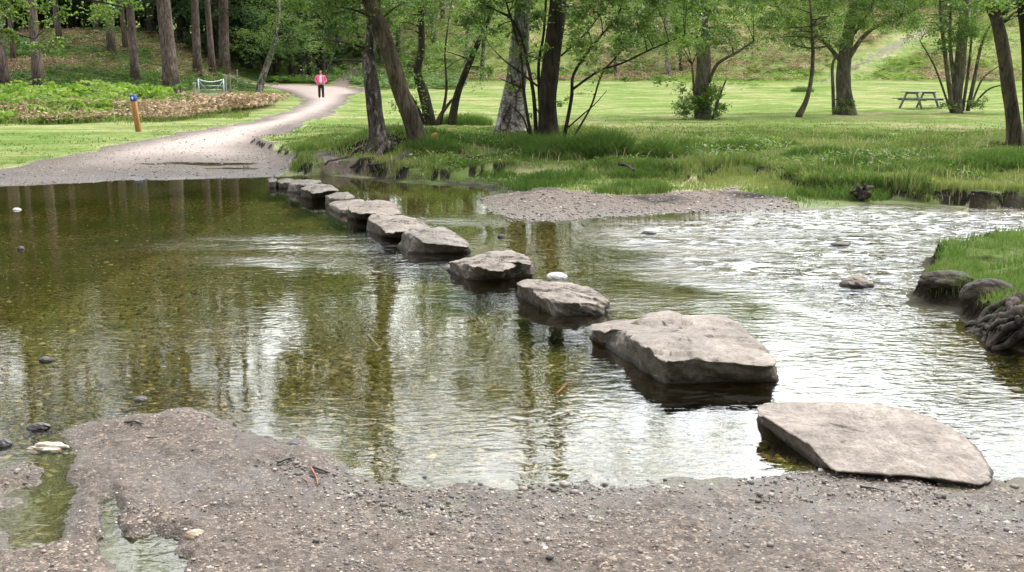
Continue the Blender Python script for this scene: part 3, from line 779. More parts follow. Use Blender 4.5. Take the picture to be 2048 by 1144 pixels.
def blob(name, px0, px1, py_water, hpx, label, mat, cat, seed, asp=.75, rough=.22, sink=.35, flat=1.0):
    """rounded stone whose waterline spans px0..px1 at py_water and which shows hpx pixels of height"""
    c = hit((px0 + px1) / 2, py_water - 1, 0); rx = abs(hit(px1, py_water, 0)[0] - hit(px0, py_water, 0)[0]) / 2
    base = max(hz(c[0], c[1]), 0.0)
    h = hpx * c[1] / FP * .8
    V, F = ico(5)
    n = fbm(V[:, 0] * 1.1 + seed * 3.3 + V[:, 2] * .8, V[:, 1] * 1.1 - seed * 1.7 + V[:, 2] * .9, 4, seed) - .5
    n2 = fbm(V[:, 0] * 4 + seed + V[:, 2] * 3.1, V[:, 1] * 4 - V[:, 2] * 2.7, 4, seed + 2) - .5
    V = V * (1 + rough * 2 * n + rough * .6 * n2)[:, None]
    V[:, 2] = np.where(V[:, 2] > 0, np.abs(V[:, 2]) ** (1 / flat if flat != 1 else 1), V[:, 2])
    S = np.array([rx, rx * asp, h / (1 - sink * .3)])
    V = V * S; V[:, 2] += -.0
    me = raw_mesh(name, V, [F]); o = add(name, me, M[mat], None, (c[0], c[1] + rx * asp * .4, base - h * .12))
    return tag(o, label, cat)
blob('boulder', 1684, 1750, 574, 24, 'rounded brown boulder alone in the rippling water on the right', 'stone', 'boulder', 42)
blob('stone', 1091, 1134, 556, 12, 'small whitish stone just behind the oval stepping stone', 'white_rock', 'stone', 45)
blob('stone', 1283, 1313, 469, 7, 'small pale tipped stone in shallow water off the gravel bar', 'stone_pale', 'stone', 48)
blob('stone', 1664, 1704, 492, 8, 'low pinkish stone awash in the white riffle', 'stone', 'stone', 51)
blob('stone', 995, 1011, 475, 8, 'little black stone in the open water right of the stepping stones', 'black_rock', 'stone', 54)
blob('stone', 74, 104, 723, 9, 'small brown stone poking from the shallows at the left', 'stone', 'stone', 57)
blob('stone', 266, 294, 801, 8, 'small dark stone in the shallows above the gravel hump', 'black_rock', 'stone', 60)
blob('stone', 370, 410, 1086, 15, 'rounded tan pebble stone half sunk in the foreground gravel', 'tan_rock', 'stone', 63)
blob('stone', 24, 42, 421, 5, 'small white stone in the far left shallows', 'white_rock', 'stone', 66)
blob('stone', 33, 49, 500, 7, 'small pinkish stone alone in the left of the pool', 'stone_pale', 'stone', 69)
blob('stone', 572, 600, 894, 8, 'dark grey stone at the edge of the near gravel', 'black_rock', 'stone', 72)
blob('mossy_rock', 1840, 1950, 606, 22, 'long mossy brown rock at the foot of the right grass bank', 'mossy', 'rock', 75, .6, .2)
blob('mossy_rock', 1925, 2030, 634, 36, 'dark humped rock between the long mossy rock and the roots', 'mossy', 'rock', 78, .6, .2)
blob('driftwood', 50, 95, 858, 12, 'black sodden lump of wood in the shallows at the left', 'char', 'driftwood', 81, .5, .38)
blob('driftwood', -14, 22, 892, 14, 'dark wet lump of wood cut by the left edge', 'char', 'driftwood', 84, .6, .38)
M['drift'] = mat_plain('bleached_wood', (.24, .19, .15), (.62, .55, .47), 30, .85)
blob('driftwood', 50, 130, 899, 11, 'bleached pale chunk of driftwood lying between the puddle and the pool', 'drift', 'driftwood', 91, .35, .55)
# ------------------------------------------------------------------ foliage
def kites(P, size, up=.5, rg=None, asp=.62, fold=.18):
    """leaf-sized kite quads: P (n,3), size (n,) -> V, F"""
    n = len(P)
    d = rg.normal(size=(n, 3)); d[:, 2] *= .55; d[:, 2] -= .15; d /= np.linalg.norm(d, axis=1)[:, None]
    nn = rg.normal(size=(n, 3)); nn[:, 2] = np.abs(nn[:, 2]) + up; 
    s = np.cross(nn, d); s /= np.linalg.norm(s, axis=1)[:, None] + 1e-9
    nn = np.cross(d, s)
    L = size[:, None]
    a = P; c = P + d * L
    m = P + d * L * .45
    b = m + s * L * asp * .5 + nn * L * fold; e = m - s * L * asp * .5 + nn * L * fold
    V = np.stack([a, b, c, e], 1).reshape(-1, 3)
    F = np.arange(4 * n).reshape(-1, 4)
    return V, F

def leaf_obj(name, P, size, mat, parent=None, rnd=None, rg=None, up=.5, asp=.62, origin=(0, 0, 0), twigs=None):
    V, F = kites(P, size, up, rg, asp)
    if rnd is None: rnd = rg.uniform(0, 1, len(P))
    rr = np.repeat(np.clip(rnd, 0, 1), 4); nl = len(F)
    if twigs is not None and twigs.n:
        F = np.concatenate([F] + [f + len(V) for f in twigs.F4]); V = np.concatenate([V] + twigs.V); rr = np.concatenate([rr, np.zeros(twigs.n)])
    me = raw_mesh(name, V - np.asarray(origin), [F], {'rnd': rr}, smooth=False)
    me.materials.append(mat); me.materials.append(M['twig'])
    mi = np.zeros(len(F), np.int32); mi[nl:] = 1; me.polygons.foreach_set('material_index', mi)
    return add(name, me, mat, parent)

def clump_points(centres, rad, n, rg, flat=.55):
    """n leaves round each centre, sprays along short drooping twigs"""
    k = len(centres)
    P = []
    for c, r, m in zip(centres, rad, n):
        nt_ = max(3, m // 14)
        for q in range(nt_):
            d = rg.normal(size=3); d[2] *= flat; d /= np.linalg.norm(d)
            ln = r * rg.uniform(.5, 1.35)
            t = rg.uniform(.15, 1, m // nt_ + 1)[:, None]
            pts = c + d * ln * t + np.array([0, 0, -.25]) * ln * t ** 2 + rg.normal(size=(len(t), 3)) * r * .10
            P.append(pts)
    return np.concatenate(P)

def px_stem(pts, Y, dY=0.0, n=None, seed=0):
    """photo-pixel polyline (px,py,width px) at depth Y (drifting by dY to its end) -> points, radii"""
    rg = np.random.default_rng(seed)
    A = np.array([(p[0], p[1], p[2] if len(p) > 2 else 0) for p in pts], float)
    A = spline(A, n or max(8, len(pts) * 4))
    m = len(A); dep = Y + dY * np.linspace(0, 1, m) ** 1.2
    P = np.array([hitY(a[0], a[1], d) for a, d in zip(A, dep)])
    return P, np.maximum(A[:, 2] * dep / FP / 2, .004)

def limb(mb, p0, p1, r0, rg, sides=5, sag=.0, n=6, r1=.004):
    t = np.linspace(0, 1, n)[:, None]
    d = p1 - p0; L = np.linalg.norm(d)
    w = rg.normal(size=3) * L * .08
    P = p0 + d * t + np.sin(t * math.pi) * (w + np.array([0, 0, L * .10]))
    mb.tube(P, r0 + (r1 - r0) * t[:, 0], sides, cap=False)

def tree(name, label, base, stems, crowns, bark, leaf, leafsize=.075, group=None, cat='tree', seed=0, limbs=40, stem_name='stem', base_Y=None, flare=1.0, dens=1.25, rough=.10, sink=.15):
    """stems: list of (pixel polyline, dY); first is the trunk.  crowns: list of (px0,px1,py0,py1,dYmin,dYmax,n_clumps,radius,leaves)"""
    rg = np.random.default_rng(seed + 1000)
    g = ground(*base); leafsize *= .86
    Y = base_Y or g[1]
    root = empty(name, g, label, cat, group)
    allP = []
    for k, (pts, dY) in enumerate(stems):
        P, rad = px_stem([(p[0], p[1], p[2] * .92) for p in pts], Y + (0 if k == 0 else rg.uniform(-.15, .15)), dY, seed=seed + k)
        if k == 0:
            P[0] = P[0] - np.array([0, 0, sink]); rad[0] *= flare; rad[1] *= 1 + (flare - 1) * .45
        mb = MB(); mb.tube(P, rad, 14 if rad[0] > .08 else 7, rough if rad[0] > .05 else .04, seed + k)
        if k == 0 and flare > 1.05:
            for q in range(7):      # root flare
                a = q * .9 + rg.uniform(-.2, .2); r0 = rad[0]
                e = P[0] + np.array([math.cos(a), math.sin(a), 0]) * r0 * rg.uniform(1.25, 1.7)
                e[2] = hz(e[0], e[1]) - .04
                m_ = (P[0] + e) / 2; m_[2] += r0 * .45
                mb.tube(spline([P[1] + np.array([math.cos(a), math.sin(a), 0]) * rad[1] * .4, m_, e], 6), np.linspace(r0 * .35, r0 * .12, 6), 6, .05, q)
        nm = 'trunk' if k == 0 else stem_name
        mb.build(nm, M[bark], root, origin=g)
        allP.append((P, rad))
    cen, rads, ns = [], [], []
    for (x0, x1, y0, y1, a, b, nc, r, m) in crowns:
        for q in range(nc):
            px, py = rg.uniform(x0, x1), rg.uniform(y0, y1)
            c = hitY(px, py, Y + rg.uniform(a, b))
            if c[2] < .5: continue
            cen.append(c); rads.append(r * rg.uniform(.6, 1.3)); ns.append(max(4, int(m * (1.7 if y1 <= 100 else 1.1) * dens * rg.uniform(.5, 1.5))))
    if cen:
        SP = np.concatenate([p for p, _ in allP]); SR = np.concatenate([r for _, r in allP])
        mb = MB(); order = rg.permutation(len(cen))[:limbs]
        for q in order:
            c = cen[q]
            h = np.linalg.norm((SP - c) * np.array([1, 1, 1.0]), axis=1) + np.where(SP[:, 2] > c[2] + .15, 3.0, 0) + np.where(SP[:, 2] < c[2] - 2.2, 1.5, 0)
            s = int(np.argmin(h))
            if np.linalg.norm(SP[s] - c) > 5.5: continue
            limb(mb, SP[s], c, min(.022, SR[s] * .5) + .003, rg)
        tw = mb
        P = clump_points(cen, rads, ns, rg)
        P = P[P[:, 2] > .25]
        big = fbm(P[:, 0] * .9, P[:, 2] * .9, 3, seed + 5)
        rnd = np.clip(rg.beta(2.2, 2.2, len(P)) + (big - .5) * .9, 0, 1)
        leaf_obj('crown', P, leafsize * rg.uniform(.65, 1.3, len(P)), M[leaf], root, rnd, rg, origin=g, twigs=tw)
    return root

AB = 'alder and birch trees on the far bank'
# birch beside the path end
tree('birch_tree', 'dark and white birch trunk leaning slightly left, beside the leaning brown alder', (757, 292),
     [([(757, 296, 48.7), (755, 262, 38.6), (749, 220, 35.3), (744, 175, 33.6), (738, 120, 29.4), (743, 65, 24.4), (751, 0, 21.0), (748, -150, 17.6), (750, -330, 13.4), (752, -560, 6.7)], .3)],
     [(560, 760, -20, 30, -1.5, 2, 10, .38, 90), (500, 700, -420, -40, -2, 2.5, 46, .5, 90), (500, 625, -200, -40, -2, 2, 34, .42, 110), (600, 740, 20, 150, -1, 2.0, 9, .30, 70), (560, 850, -220, -20, -2.5, 2.5, 44, .5, 120), (640, 900, -560, -220, -2, 2, 26, .5, 45)],
     'birch_dark', 'alder_leaf', .07, AB, seed=1, flare=1.35)
tree('alder_tree', 'brown alder with thick trunk leaning strongly to the left over the grass', (838, 296),
     [([(840, 300, 50.8), (830, 262, 41.0), (818, 225, 37.7), (800, 178, 35.3), (782, 115, 33.6), (760, 50, 31.2), (738, 0, 28.7), (722, -90, 25.4), (714, -220, 22.1), (712, -380, 16.4), (712, -600, 7.4)], -.5)],
     [(640, 900, -180, 10, -2, 2.5, 26, .45, 100), (620, 1000, -300, -120, -2.5, 2.5, 16, .5, 90), (760, 1000, -600, -300, -2, 2, 8, .5, 40)],
     'alder_bark', 'alder_leaf', .075, AB, seed=2, flare=1.2)
tree('alder_thicket', 'leafy thicket of thin dark curving stems behind the leaning alder', (872, 250),
     [([(862, 252, 26), (848, 190, 22), (835, 145, 18), (843, 90, 15), (840, 0, 11), (832, -150, 6)], .4),
      ([(872, 252, 12), (885, 225, 9), (905, 198, 5)], .3),
      ([(903, 250, 20), (912, 200, 16), (925, 160, 14), (950, 100, 12), (975, 45, 9), (988, 0, 7), (1000, -100, 4)], -.4),
      ([(850, 248, 10), (826, 200, 8), (800, 160, 6), (780, 120, 4)], .4), ([(880, 250, 8), (893, 180, 6), (890, 110, 4), (897, 40, 3)], .8)],
     [(775, 990, -20, 150, -1.5, 2, 64, .40, 75), (770, 880, 140, 235, -1, 1, 13, .30, 40), (780, 1010, -330, -20, -2, 2, 42, .6, 80)],
     'dark_bark', 'alder_leaf', .078, AB, seed=3, limbs=70)
tree('birch_tree', 'old grey birch with a wide flared base standing behind the many stemmed alder', (1022, 262),
     [([(1022, 268, 84), (1023, 245, 66), (1026, 210, 55), (1031, 165, 46), (1036, 115, 41), (1042, 60, 38), (1046, 0, 35), (1055, -180, 27), (1063, -380, 16), (1066, -560, 7)], .2)],
     [(900, 1180, -330, -60, -2, 3, 28, .6, 90), (800, 1150, -560, -230, -2, 2, 34, .5, 45)],
     'birch', 'birch_leaf', .07, AB, seed=4)
tree('alder_tree', 'many stemmed alder with a straight near black trunk and a fan of thin shoots', (1098, 280),
     [([(1098, 286, 52), (1096, 240, 42), (1096, 190, 38), (1103, 120, 37), (1112, 45, 37), (1116, 0, 36), (1122, -180, 31), (1128, -380, 24), (1130, -620, 10)], .1),
      ([(1065, 280, 7.9), (1056, 238, 7.2), (1047, 175, 6.5), (1042, 115, 5.8), (1024, 42, 5.0), (1012, 0, 4.3), (1000, -90, 2.2)], -.5),
      ([(1073, 280, 9.4), (1068, 196, 8.6), (1058, 140, 7.2), (1045, 80, 6.5), (1023, 38, 5.8), (993, 21, 4.3), (958, 0, 3.6), (900, -60, 2.2)], .5),
      ([(1084, 280, 8.6), (1078, 175, 7.2), (1078, 122, 6.5), (1087, 70, 5.8), (1092, 0, 5.0), (1095, -100, 2.2)], .3),
      ([(1075, 172, 5.0), (1035, 140, 4.3), (1010, 122, 2.9), (979, 91, 1.4)], .6),
      ([(1046, 176, 3.6), (1018, 165, 2.9), (1000, 157, 1.4)], -.4),
      ([(1127, 282, 8.6), (1143, 196, 7.9), (1147, 150, 6.5), (1175, 105, 5.8), (1203, 70, 5.0), (1234, 35, 4.3), (1245, 0, 3.6), (1255, -80, 2.2)], -.4),
      ([(1146, 178, 5.8), (1196, 143, 5.0), (1245, 126, 4.3), (1297, 101, 3.6), (1370, 70, 2.2)], -.8),
      ([(1146, 276, 5.0), (1182, 213, 4.3), (1203, 150, 4.3), (1231, 115, 3.6), (1273, 59, 2.9), (1308, 21, 2.2), (1340, -40, 1.4)], .5),
      ([(1122, 112, 4.3), (1168, 70, 3.6), (1196, 35, 2.9), (1220, 3, 2.2), (1235, -40, 1.4)], .5),
      ([(1136, 255, 3.6), (1168, 227, 2.9), (1190, 208, 2.2), (1213, 182, 1.4)], -.4),
      ([(1058, 268, 4.3), (1046, 235, 3.6), (1030, 218, 2.9), (1010, 200, 1.4)], -.4),
      ([(1090, 278, 4.3), (1086, 240, 3.6), (1072, 215, 2.9), (1064, 180, 1.4)], -.5)],
     [(1130, 1400, -30, 95, -1.8, 1.5, 60, .36, 62), (930, 1090, -30, 60, -1.5, 1.5, 22, .34, 50), (1020, 1180, 60, 230, -.8, .8, 9, .16, 14), (1150, 1330, 80, 165, -1, 1, 22, .25, 26), (1010, 1100, 60, 180, -.8, .8, 14, .2, 22), (880, 1400, -230, -30, -2.5, 2, 130, .55, 95), (1140, 1420, -600, -230, -2, 2, 30, .5, 40)],
     'dark_bark', 'alder_leaf', .078, AB, seed=5, limbs=90, flare=1.25)
tree('alder_tree', 'grey trunked tree with a leafy bush growing round its foot and one bare side branch', (1407, 238),
     [([(1408, 240, 36), (1403, 190, 31), (1407, 130, 31), (1405, 80, 29), (1402, 0, 25), (1400, -150, 18), (1400, -330, 8)], .2),
      ([(1418, 165, 7), (1435, 128, 7), (1475, 104, 6), (1508, 82, 4)], -.6),
      ([(1392, 238, 7), (1388, 180, 6), (1384, 130, 4)], -.4), ([(1425, 238, 6), (1440, 190, 5), (1452, 160, 3)], -.3)],
     [(1240, 1510, -30, 90, -2, 2, 100, .55, 80), (1356, 1448, 168, 238, -.9, .9, 62, .30, 62), (1230, 1560, -280, -30, -2.5, 2, 80, .8, 90), (1270, 1560, -640, -270, -2.5, 2, 46, .8, 55)],
     'grey_bark', 'alder_leaf', .085, AB, seed=6, limbs=60)
tree('sapling', 'slim bent sapling curving up from the grass, left of the forked oak like tree', (1597, 234),
     [([(1595, 236, 16), (1612, 202, 11), (1622, 160, 9), (1626, 110, 8), (1624, 60, 6), (1620, 0, 4)], .2)],
     [(1540, 1690, -10, 95, -1.5, 1.5, 18, .5, 60)], 'alder_bark', 'alder_leaf', .08, AB, seed=7)
tree('broadleaf_tree', 'sturdy tree with sinuous side branches and ferns at its foot, left of the picnic table', (1692, 230),
     [([(1692, 234, 50.8), (1690, 205, 37.7), (1686, 160, 31.2), (1690, 110, 28.7), (1700, 50, 23.8), (1708, 0, 18.9), (1715, -150, 13.1), (1720, -320, 4.9)], .1),
      ([(1668, 232, 8.8), (1666, 180, 7.2), (1665, 130, 6.4), (1676, 108, 5.6)], -.2),
      ([(1680, 120, 10), (1650, 85, 8), (1628, 68, 7), (1575, 45, 5), (1555, 10, 4), (1535, -20, 2)], -.8),
      ([(1698, 115, 11), (1725, 75, 9), (1755, 52, 8), (1800, 35, 6), (1845, 5, 4), (1870, -25, 2)], -.8),
      ([(1684, 108, 10), (1708, 66, 8), (1721, 50, 7), (1745, 10, 5), (1750, -20, 3)], -.5),
      ([(1660, 92, 4), (1620, 96, 4), (1580, 88, 2)], -.6)],
     [(1510, 1860, -40, 55, -2.5, 2, 120, .55, 90), (1520, 1700, 30, 95, -2, 1, 34, .42, 55), (1480, 1900, -290, -40, -2.5, 2.5, 130, .8, 100), (1664, 1722, 200, 234, -.8, -.2, 14, .24, 34)],
     'grey_bark', 'alder_leaf', .085, AB, seed=8, limbs=60)
tree('alder_thicket', 'clump of upright grey stems fanning outward beside the right end of the picnic table', (1914, 226),
     [([(1913, 228, 28), (1912, 190, 25), (1920, 130, 23), (1925, 60, 20), (1930, 0, 16), (1935, -200, 7)], .2),
      ([(1905, 222, 10), (1895, 150, 9), (1888, 90, 8), (1882, 40, 7), (1880, 0, 5), (1876, -60, 3)], -.4),
      ([(1915, 222, 10), (1905, 140, 8), (1900, 80, 7), (1902, 0, 4)], .4),
      ([(1935, 222, 9), (1950, 150, 8), (1960, 100, 6), (1975, 60, 5), (2000, 30, 3)], -.4),
      ([(1940, 215, 5), (1965, 158, 4), (2000, 130, 2)], .3), ([(1943, 215, 5), (1975, 180, 4), (2010, 168, 2)], -.4),
      ([(1900, 220, 5), (1870, 135, 4), (1840, 82, 2)], -.3), ([(1925, 222, 7), (1938, 130, 6), (1945, 50, 4), (1950, 0, 3)], .5)],
     [(1810, 2010, -30, 90, -2, 2, 90, .5, 76), (1860, 2010, 90, 165, -1, 1, 12, .3, 26), (1870, 1970, 195, 232, -.8, .3, 26, .3, 40), (1780, 2080, -270, -30, -2.5, 2.5, 80, .8, 90)],
     'grey_bark', 'alder_leaf', .085, AB, seed=9, limbs=60)
tree('alder_tree', 'moss flecked trunk leaning left at the right edge, in front of its dark neighbour', (2034, 290),
     [([(2030, 296, 35.2), (2026, 235, 29.6), (2017, 180, 28.0), (2008, 110, 27.2), (1994, 40, 24.8), (1982, 0, 23.2), (1962, -150, 19.2), (1945, -350, 9.6)], -.2)],
     [(1900, 2150, -40, 10, -1.5, 1, 16, .4, 50), (1850, 2200, -130, -40, -2, 2, 20, .5, 70)],
     'alder_bark', 'alder_leaf', .075, AB, seed=10, flare=1.2)
tree('alder_tree', 'dark trunk cut by the right edge of the view above long bank grass', (2060, 300),
     [([(2082, 312, 51.0), (2066, 225, 39.1), (2060, 120, 30.6), (2053, 50, 27.2), (2048, 0, 25.5), (2042, -200, 17.0), (2038, -360, 6.8)], .1)],
     [(2000, 2200, -120, 20, -2, 2, 14, .45, 60)], 'dark_bark', 'alder_leaf', .075, AB, seed=11, flare=1.2)
tree('alder_tree', 'leafy branch hanging in from a tree beyond the left edge', (-420, 330),
     [([(-420, 335, 70), (-410, 150, 56), (-400, 0, 46), (-395, -300, 24)], 0),
      ([(-408, 60, 22), (-250, 5, 16), (-80, -20, 11), (80, -12, 7), (190, 2, 4), (262, 18, 2)], -.8),
      ([(-404, 120, 16), (-260, 75, 11), (-120, 50, 8), (0, 62, 5), (70, 78, 2)], -.6)],
     [(-60, 265, -30, 34, -1.2, .2, 34, .26, 46), (-60, 130, 20, 92, -1.2, .2, 13, .2, 24), (-500, 100, -300, -50, -2, 2, 34, .5, 70), (-380, 210, -640, -290, -2, 2, 80, .55, 95)],
     'dark_bark', 'alder_leaf', .075, None, seed=12, limbs=60, stem_name='branch')

# slender birches along and behind the path
FB = 'birches where the path bends away'
tree('birch_tree', 'white birch leaning right at the path bend beside the gate', (518, 188), [([(518, 192, 20), (522, 165, 15), (536, 125, 13), (548, 85, 10), (556, 40, 8), (560, -20, 5)], .5)],
     [(480, 640, -30, 100, -2.5, 3, 60, 1.0, 70), (500, 590, 90, 130, -1, 2, 10, .7, 40), (470, 640, -150, -20, -2.5, 3, 30, 1.2, 60)], 'birch', 'birch_leaf', .11, FB, seed=20)
tree('birch_tree', 'grey birch leaning right in shade behind the walker, on the left', (597, 160), [([(595, 163, 13), (608, 125, 10), (620, 85, 8), (628, 40, 6), (634, -20, 4)], .5)],
     [(590, 690, -30, 70, -2.5, 3, 30, 1.2, 60)], 'birch_dark', 'shade_leaf', .14, FB, seed=21)
tree('birch_tree', 'thin pale birch leaning right just above the walker', (650, 150), [([(648, 152, 9), (660, 122, 8), (674, 82, 6), (684, 30, 5), (690, -20, 3)], .5)],
     [(640, 760, -30, 80, -2.5, 3, 30, 1.2, 60)], 'birch', 'shade_leaf', .14, FB, seed=22)
tree('birch_tree', 'thin dark upright trunk behind the walker', (630, 118), [([(630, 122, 9), (627, 70, 7), (622, 0, 5), (620, -40, 4)], .3)],
     [(560, 700, -40, 40, -2.5, 3, 16, 1.3, 60)], 'dark_bark', 'shade_leaf', .15, FB, seed=23)
MB_ = 'slender birches at the back of the meadow'
tree('birch_tree', 'white slender birch seen through the thicket of curving stems', (930, 168), [([(929, 170, 9), (932, 110, 8), (935, 40, 7), (936, -30, 5)], .3)],
     [(880, 1010, -40, 70, -2.5, 3, 26, 1.2, 60)], 'birch', 'birch_leaf', .14, MB_, seed=24)
tree('birch_tree', 'short dark based birch right of the white slender one', (963, 162), [([(963, 164, 11), (965, 120, 9), (968, 60, 7), (970, -30, 4)], .3)],
     [(900, 1040, -40, 80, -2.5, 3, 26, 1.2, 60)], 'birch_dark', 'birch_leaf', .14, MB_, seed=25)
tree('birch_tree', 'thin birch half hidden behind the shoots of the many stemmed alder', (1232, 158), [([(1232, 160, 8), (1230, 110, 7), (1236, 50, 6), (1238, -30, 4)], .3)],
     [(1170, 1300, -40, 80, -2.5, 3, 24, 1.2, 55)], 'birch_dark', 'birch_leaf', .14, MB_, seed=26)
tree('birch_tree', 'black and white birch left of the tree with the bush round its foot', (1338, 156), [([(1338, 158, 11), (1334, 110, 9), (1331, 60, 7), (1330, -30, 5)], .3)],
     [(1260, 1390, -40, 95, -2.5, 3, 40, 1.2, 60)], 'birch', 'birch_leaf', .14, MB_, seed=27)
tree('birch_tree', 'faint slim birch just right of the black and white one', (1362, 140), [([(1362, 142, 8), (1360, 100, 7), (1358, 40, 5), (1356, -30, 3)], .3)],
     [(1300, 1440, -40, 80, -2.5, 3, 24, 1.3, 55)], 'birch_dark', 'birch_leaf', .15, MB_, seed=28)

# ------------------------------------------------------------------ pines on the left slope
def pine(base, w, top_px, label, seed, low=None, lean=0):
    rg = np.random.default_rng(seed + 500)
    g = ground(*base); Y = g[1]
    root = empty('pine_tree', g, label, 'tree', 'pines on the bracken slope')
    r = w * Y / FP / 2
    H = rg.uniform(25, 31)
    n = 16; t = np.linspace(0, 1, n)
    tx = (top_px - base[0]) * Y / FP          # sideways drift by the top of the frame
    hh = max(base[1], 40) * Y / FP
    P = np.stack([g[0] + tx * (t * H / hh).clip(0, 2.2), g[1] + 0 * t, g[2] - .2 + t * H], 1)
    P[:, :2] += np.stack([fbm(t * 3 + seed, t * 0 + 3, 2, seed), fbm(t * 3, t * 0 + seed, 2, seed + 1)], 1) * .25 - .12
    rad = r * (1 - .75 * t); rad[0] *= 1.2
    mb = MB(); mb.tube(P, rad, 12, .07, seed); mb.build('trunk', M['pine_bark'], root, origin=g)
    mb = MB(); pts = []
    lo = low if low is not None else .24
    for q in range(64):
        u = lo + (1 - lo) * rg.uniform(0, 1) ** .9
        c = np.array([np.interp(u, t, P[:, k]) for k in range(3)])
        a = rg.uniform(0, 6.28); L = (1.15 - u) * H * .17 * rg.uniform(.6, 1.2) + .4
        e = c + np.array([math.cos(a) * L, math.sin(a) * L, -L * rg.uniform(.15, .5)])
        mb.tube(spline([c, (c + e) / 2 + np.array([0, 0, .1 * L]), e], 5), np.linspace(.035, .008, 5), 4, cap=False)
        m = int(34 * L)
        s = rg.uniform(.2, 1, m)[:, None]
        base_ = c + (e - c) * s + np.array([0, 0, .1 * L]) * (4 * s * (1 - s))
        pts.append(base_ + rg.normal(size=(m, 3)) * np.array([.22, .22, .14]) - np.array([0, 0, .12]))
    Pn = np.concatenate(pts)
    leaf_obj('crown', Pn, rg.uniform(.18, .42, len(Pn)), M['pine_leaf'], root, rg.beta(2, 2.4, len(Pn)), rg, up=.2, asp=.28, origin=g, twigs=mb)
    return root
pine((12, 186), 24, 8, 'pine trunk cut by the leftmost edge, foot in bright bracken', 1)
pine((80, 182), 20, 80, 'pine trunk second from the left edge, foot behind the bright bracken', 2)
pine((30, 128), 10, 30, 'thin pine on the slope between the two leftmost trunks', 3)
pine((120, 96), 12, 118, 'thin pine trunk high on the slope under the hanging branch', 4)
pine((225, 112), 16, 223, 'medium pine trunk standing high on the bracken slope', 5)
pine((250, 104), 10, 248, 'thin dark pine high on the slope, just right of the medium one', 6)
pine((271, 166), 17, 270, 'straight grey pine in the middle of the slope, above the orange post', 7)
pine((345, 186), 31, 340, 'thickest reddish pine, left of the metal gate', 8)
pine((330, 170), 14, 332, 'pine partly hidden behind the thickest reddish one', 9, .3)
pine((394, 152), 17, 398, 'slim pine on the slope directly above the gate posts', 10)
pine((428, 150), 13, 424, 'narrow shaded pine behind the gate, left of the broader one', 11, .2)
pine((450, 146), 22, 452, 'broad shaded pine behind the gate, with low green boughs', 12, .15)
pine((478, 120), 9, 480, 'thin dark pine right of the broad shaded one', 13, .12)
pine((160, 60), 10, 160, 'thin pine near the top of the slope behind the hanging branch', 14)
pine((300, 70), 10, 300, 'thin pine deep in the wood between the grey and the thickest pines', 15, .2)
pine((195, 66), 9, 195, 'dim pine at the crest of the slope left of the medium pine', 16, .2)

# ------------------------------------------------------------------ far woods reading as one mass
def wood(name, spots, leaf, seed, conifer=False, dens=1.0, ls=.3, low=.14):
    rg = np.random.default_rng(seed)
    mb = MB(); pts = []; rn = []
    for (x, y, H) in spots:
        z = hz(x, y)
        P = np.array([[x, y, z - .3], [x + rg.normal() * .3, y, z + H * .5], [x + rg.normal() * .5, y, z + H * .93]])
        mb.tube(spline(P, 6), np.linspace(.016 * H, .03, 6), 6, cap=False)
        nc = int(26 * dens); v = rg.uniform(-.12, .12)
        for q in range(nc):
            u = rg.uniform(low, 1.0)
            rr = (H * .26 * (1.08 - u) * 1.1 if conifer else H * .30 * math.sin(math.pi * min(.98, u * .86 + .12)) ** .6)
            a = rg.uniform(0, 6.28); d = rr * rg.uniform(.25, 1)
            c = np.array([x + math.cos(a) * d, y + math.sin(a) * d, z + u * H])
            m = int(42); k = H * .055
            pts.append(c + rg.normal(size=(m, 3)) * np.array([k, k, k * .6])); rn.append(np.clip(rg.beta(2, 2, m) + v + rg.uniform(-.2, .2), 0, 1))
    root = empty(name, (0, 100, 0), None, None); tag(root, kind='stuff')
    mb.build('trunks', M['dark_bark' if conifer else 'grey_bark'], root, origin=(0, 100, 0)); 
    P = np.concatenate(pts); leaf_obj('foliage', P, ls * rg.uniform(.6, 1.4, len(P)), M[leaf], root, np.concatenate(rn), rg, asp=.3 if conifer else .6, origin=(0, 100, 0))
    for c in root.children: c['kind'] = 'stuff'
rg = np.random.default_rng(77)
sp_ = []
for q in range(170):
    y = rg.uniform(84, 128); x = rg.uniform(-62, -19) * y / 105
    sp_.append((x, y, rg.uniform(13, 20)))
wood('conifer_wood', sp_, 'pine_leaf', 78, True, 1.25, .55)
sp_ = []; tall_ = []
for q in range(24):
    y = rg.uniform(94, 126); x = rg.uniform(-21, -6) * y / 100
    sp_.append((x, y, rg.uniform(13, 20)))
for q in range(70):
    y = rg.uniform(130, 160); x = rg.uniform(-26, 66) * y / 108
    if line_d(TRAIL, np.array([x]), np.array([y]))[0] < 4: continue
    tall_.append((x, y, rg.uniform(17, 25)))
for q in range(120):
    y = 120 + 62 * rg.uniform(0, 1); x = rg.uniform(-12, 66) * y / 120
    if line_d(TRAIL, np.array([x]), np.array([y]))[0] < 4: continue
    sp_.append((x, y, rg.uniform(7, 14)))
wood('tall_wood', tall_, 'shade_leaf', 80, False, 1.5, .45, .36)
wood('hillside_wood', sp_, 'shade_leaf', 79, False, .85, .42)

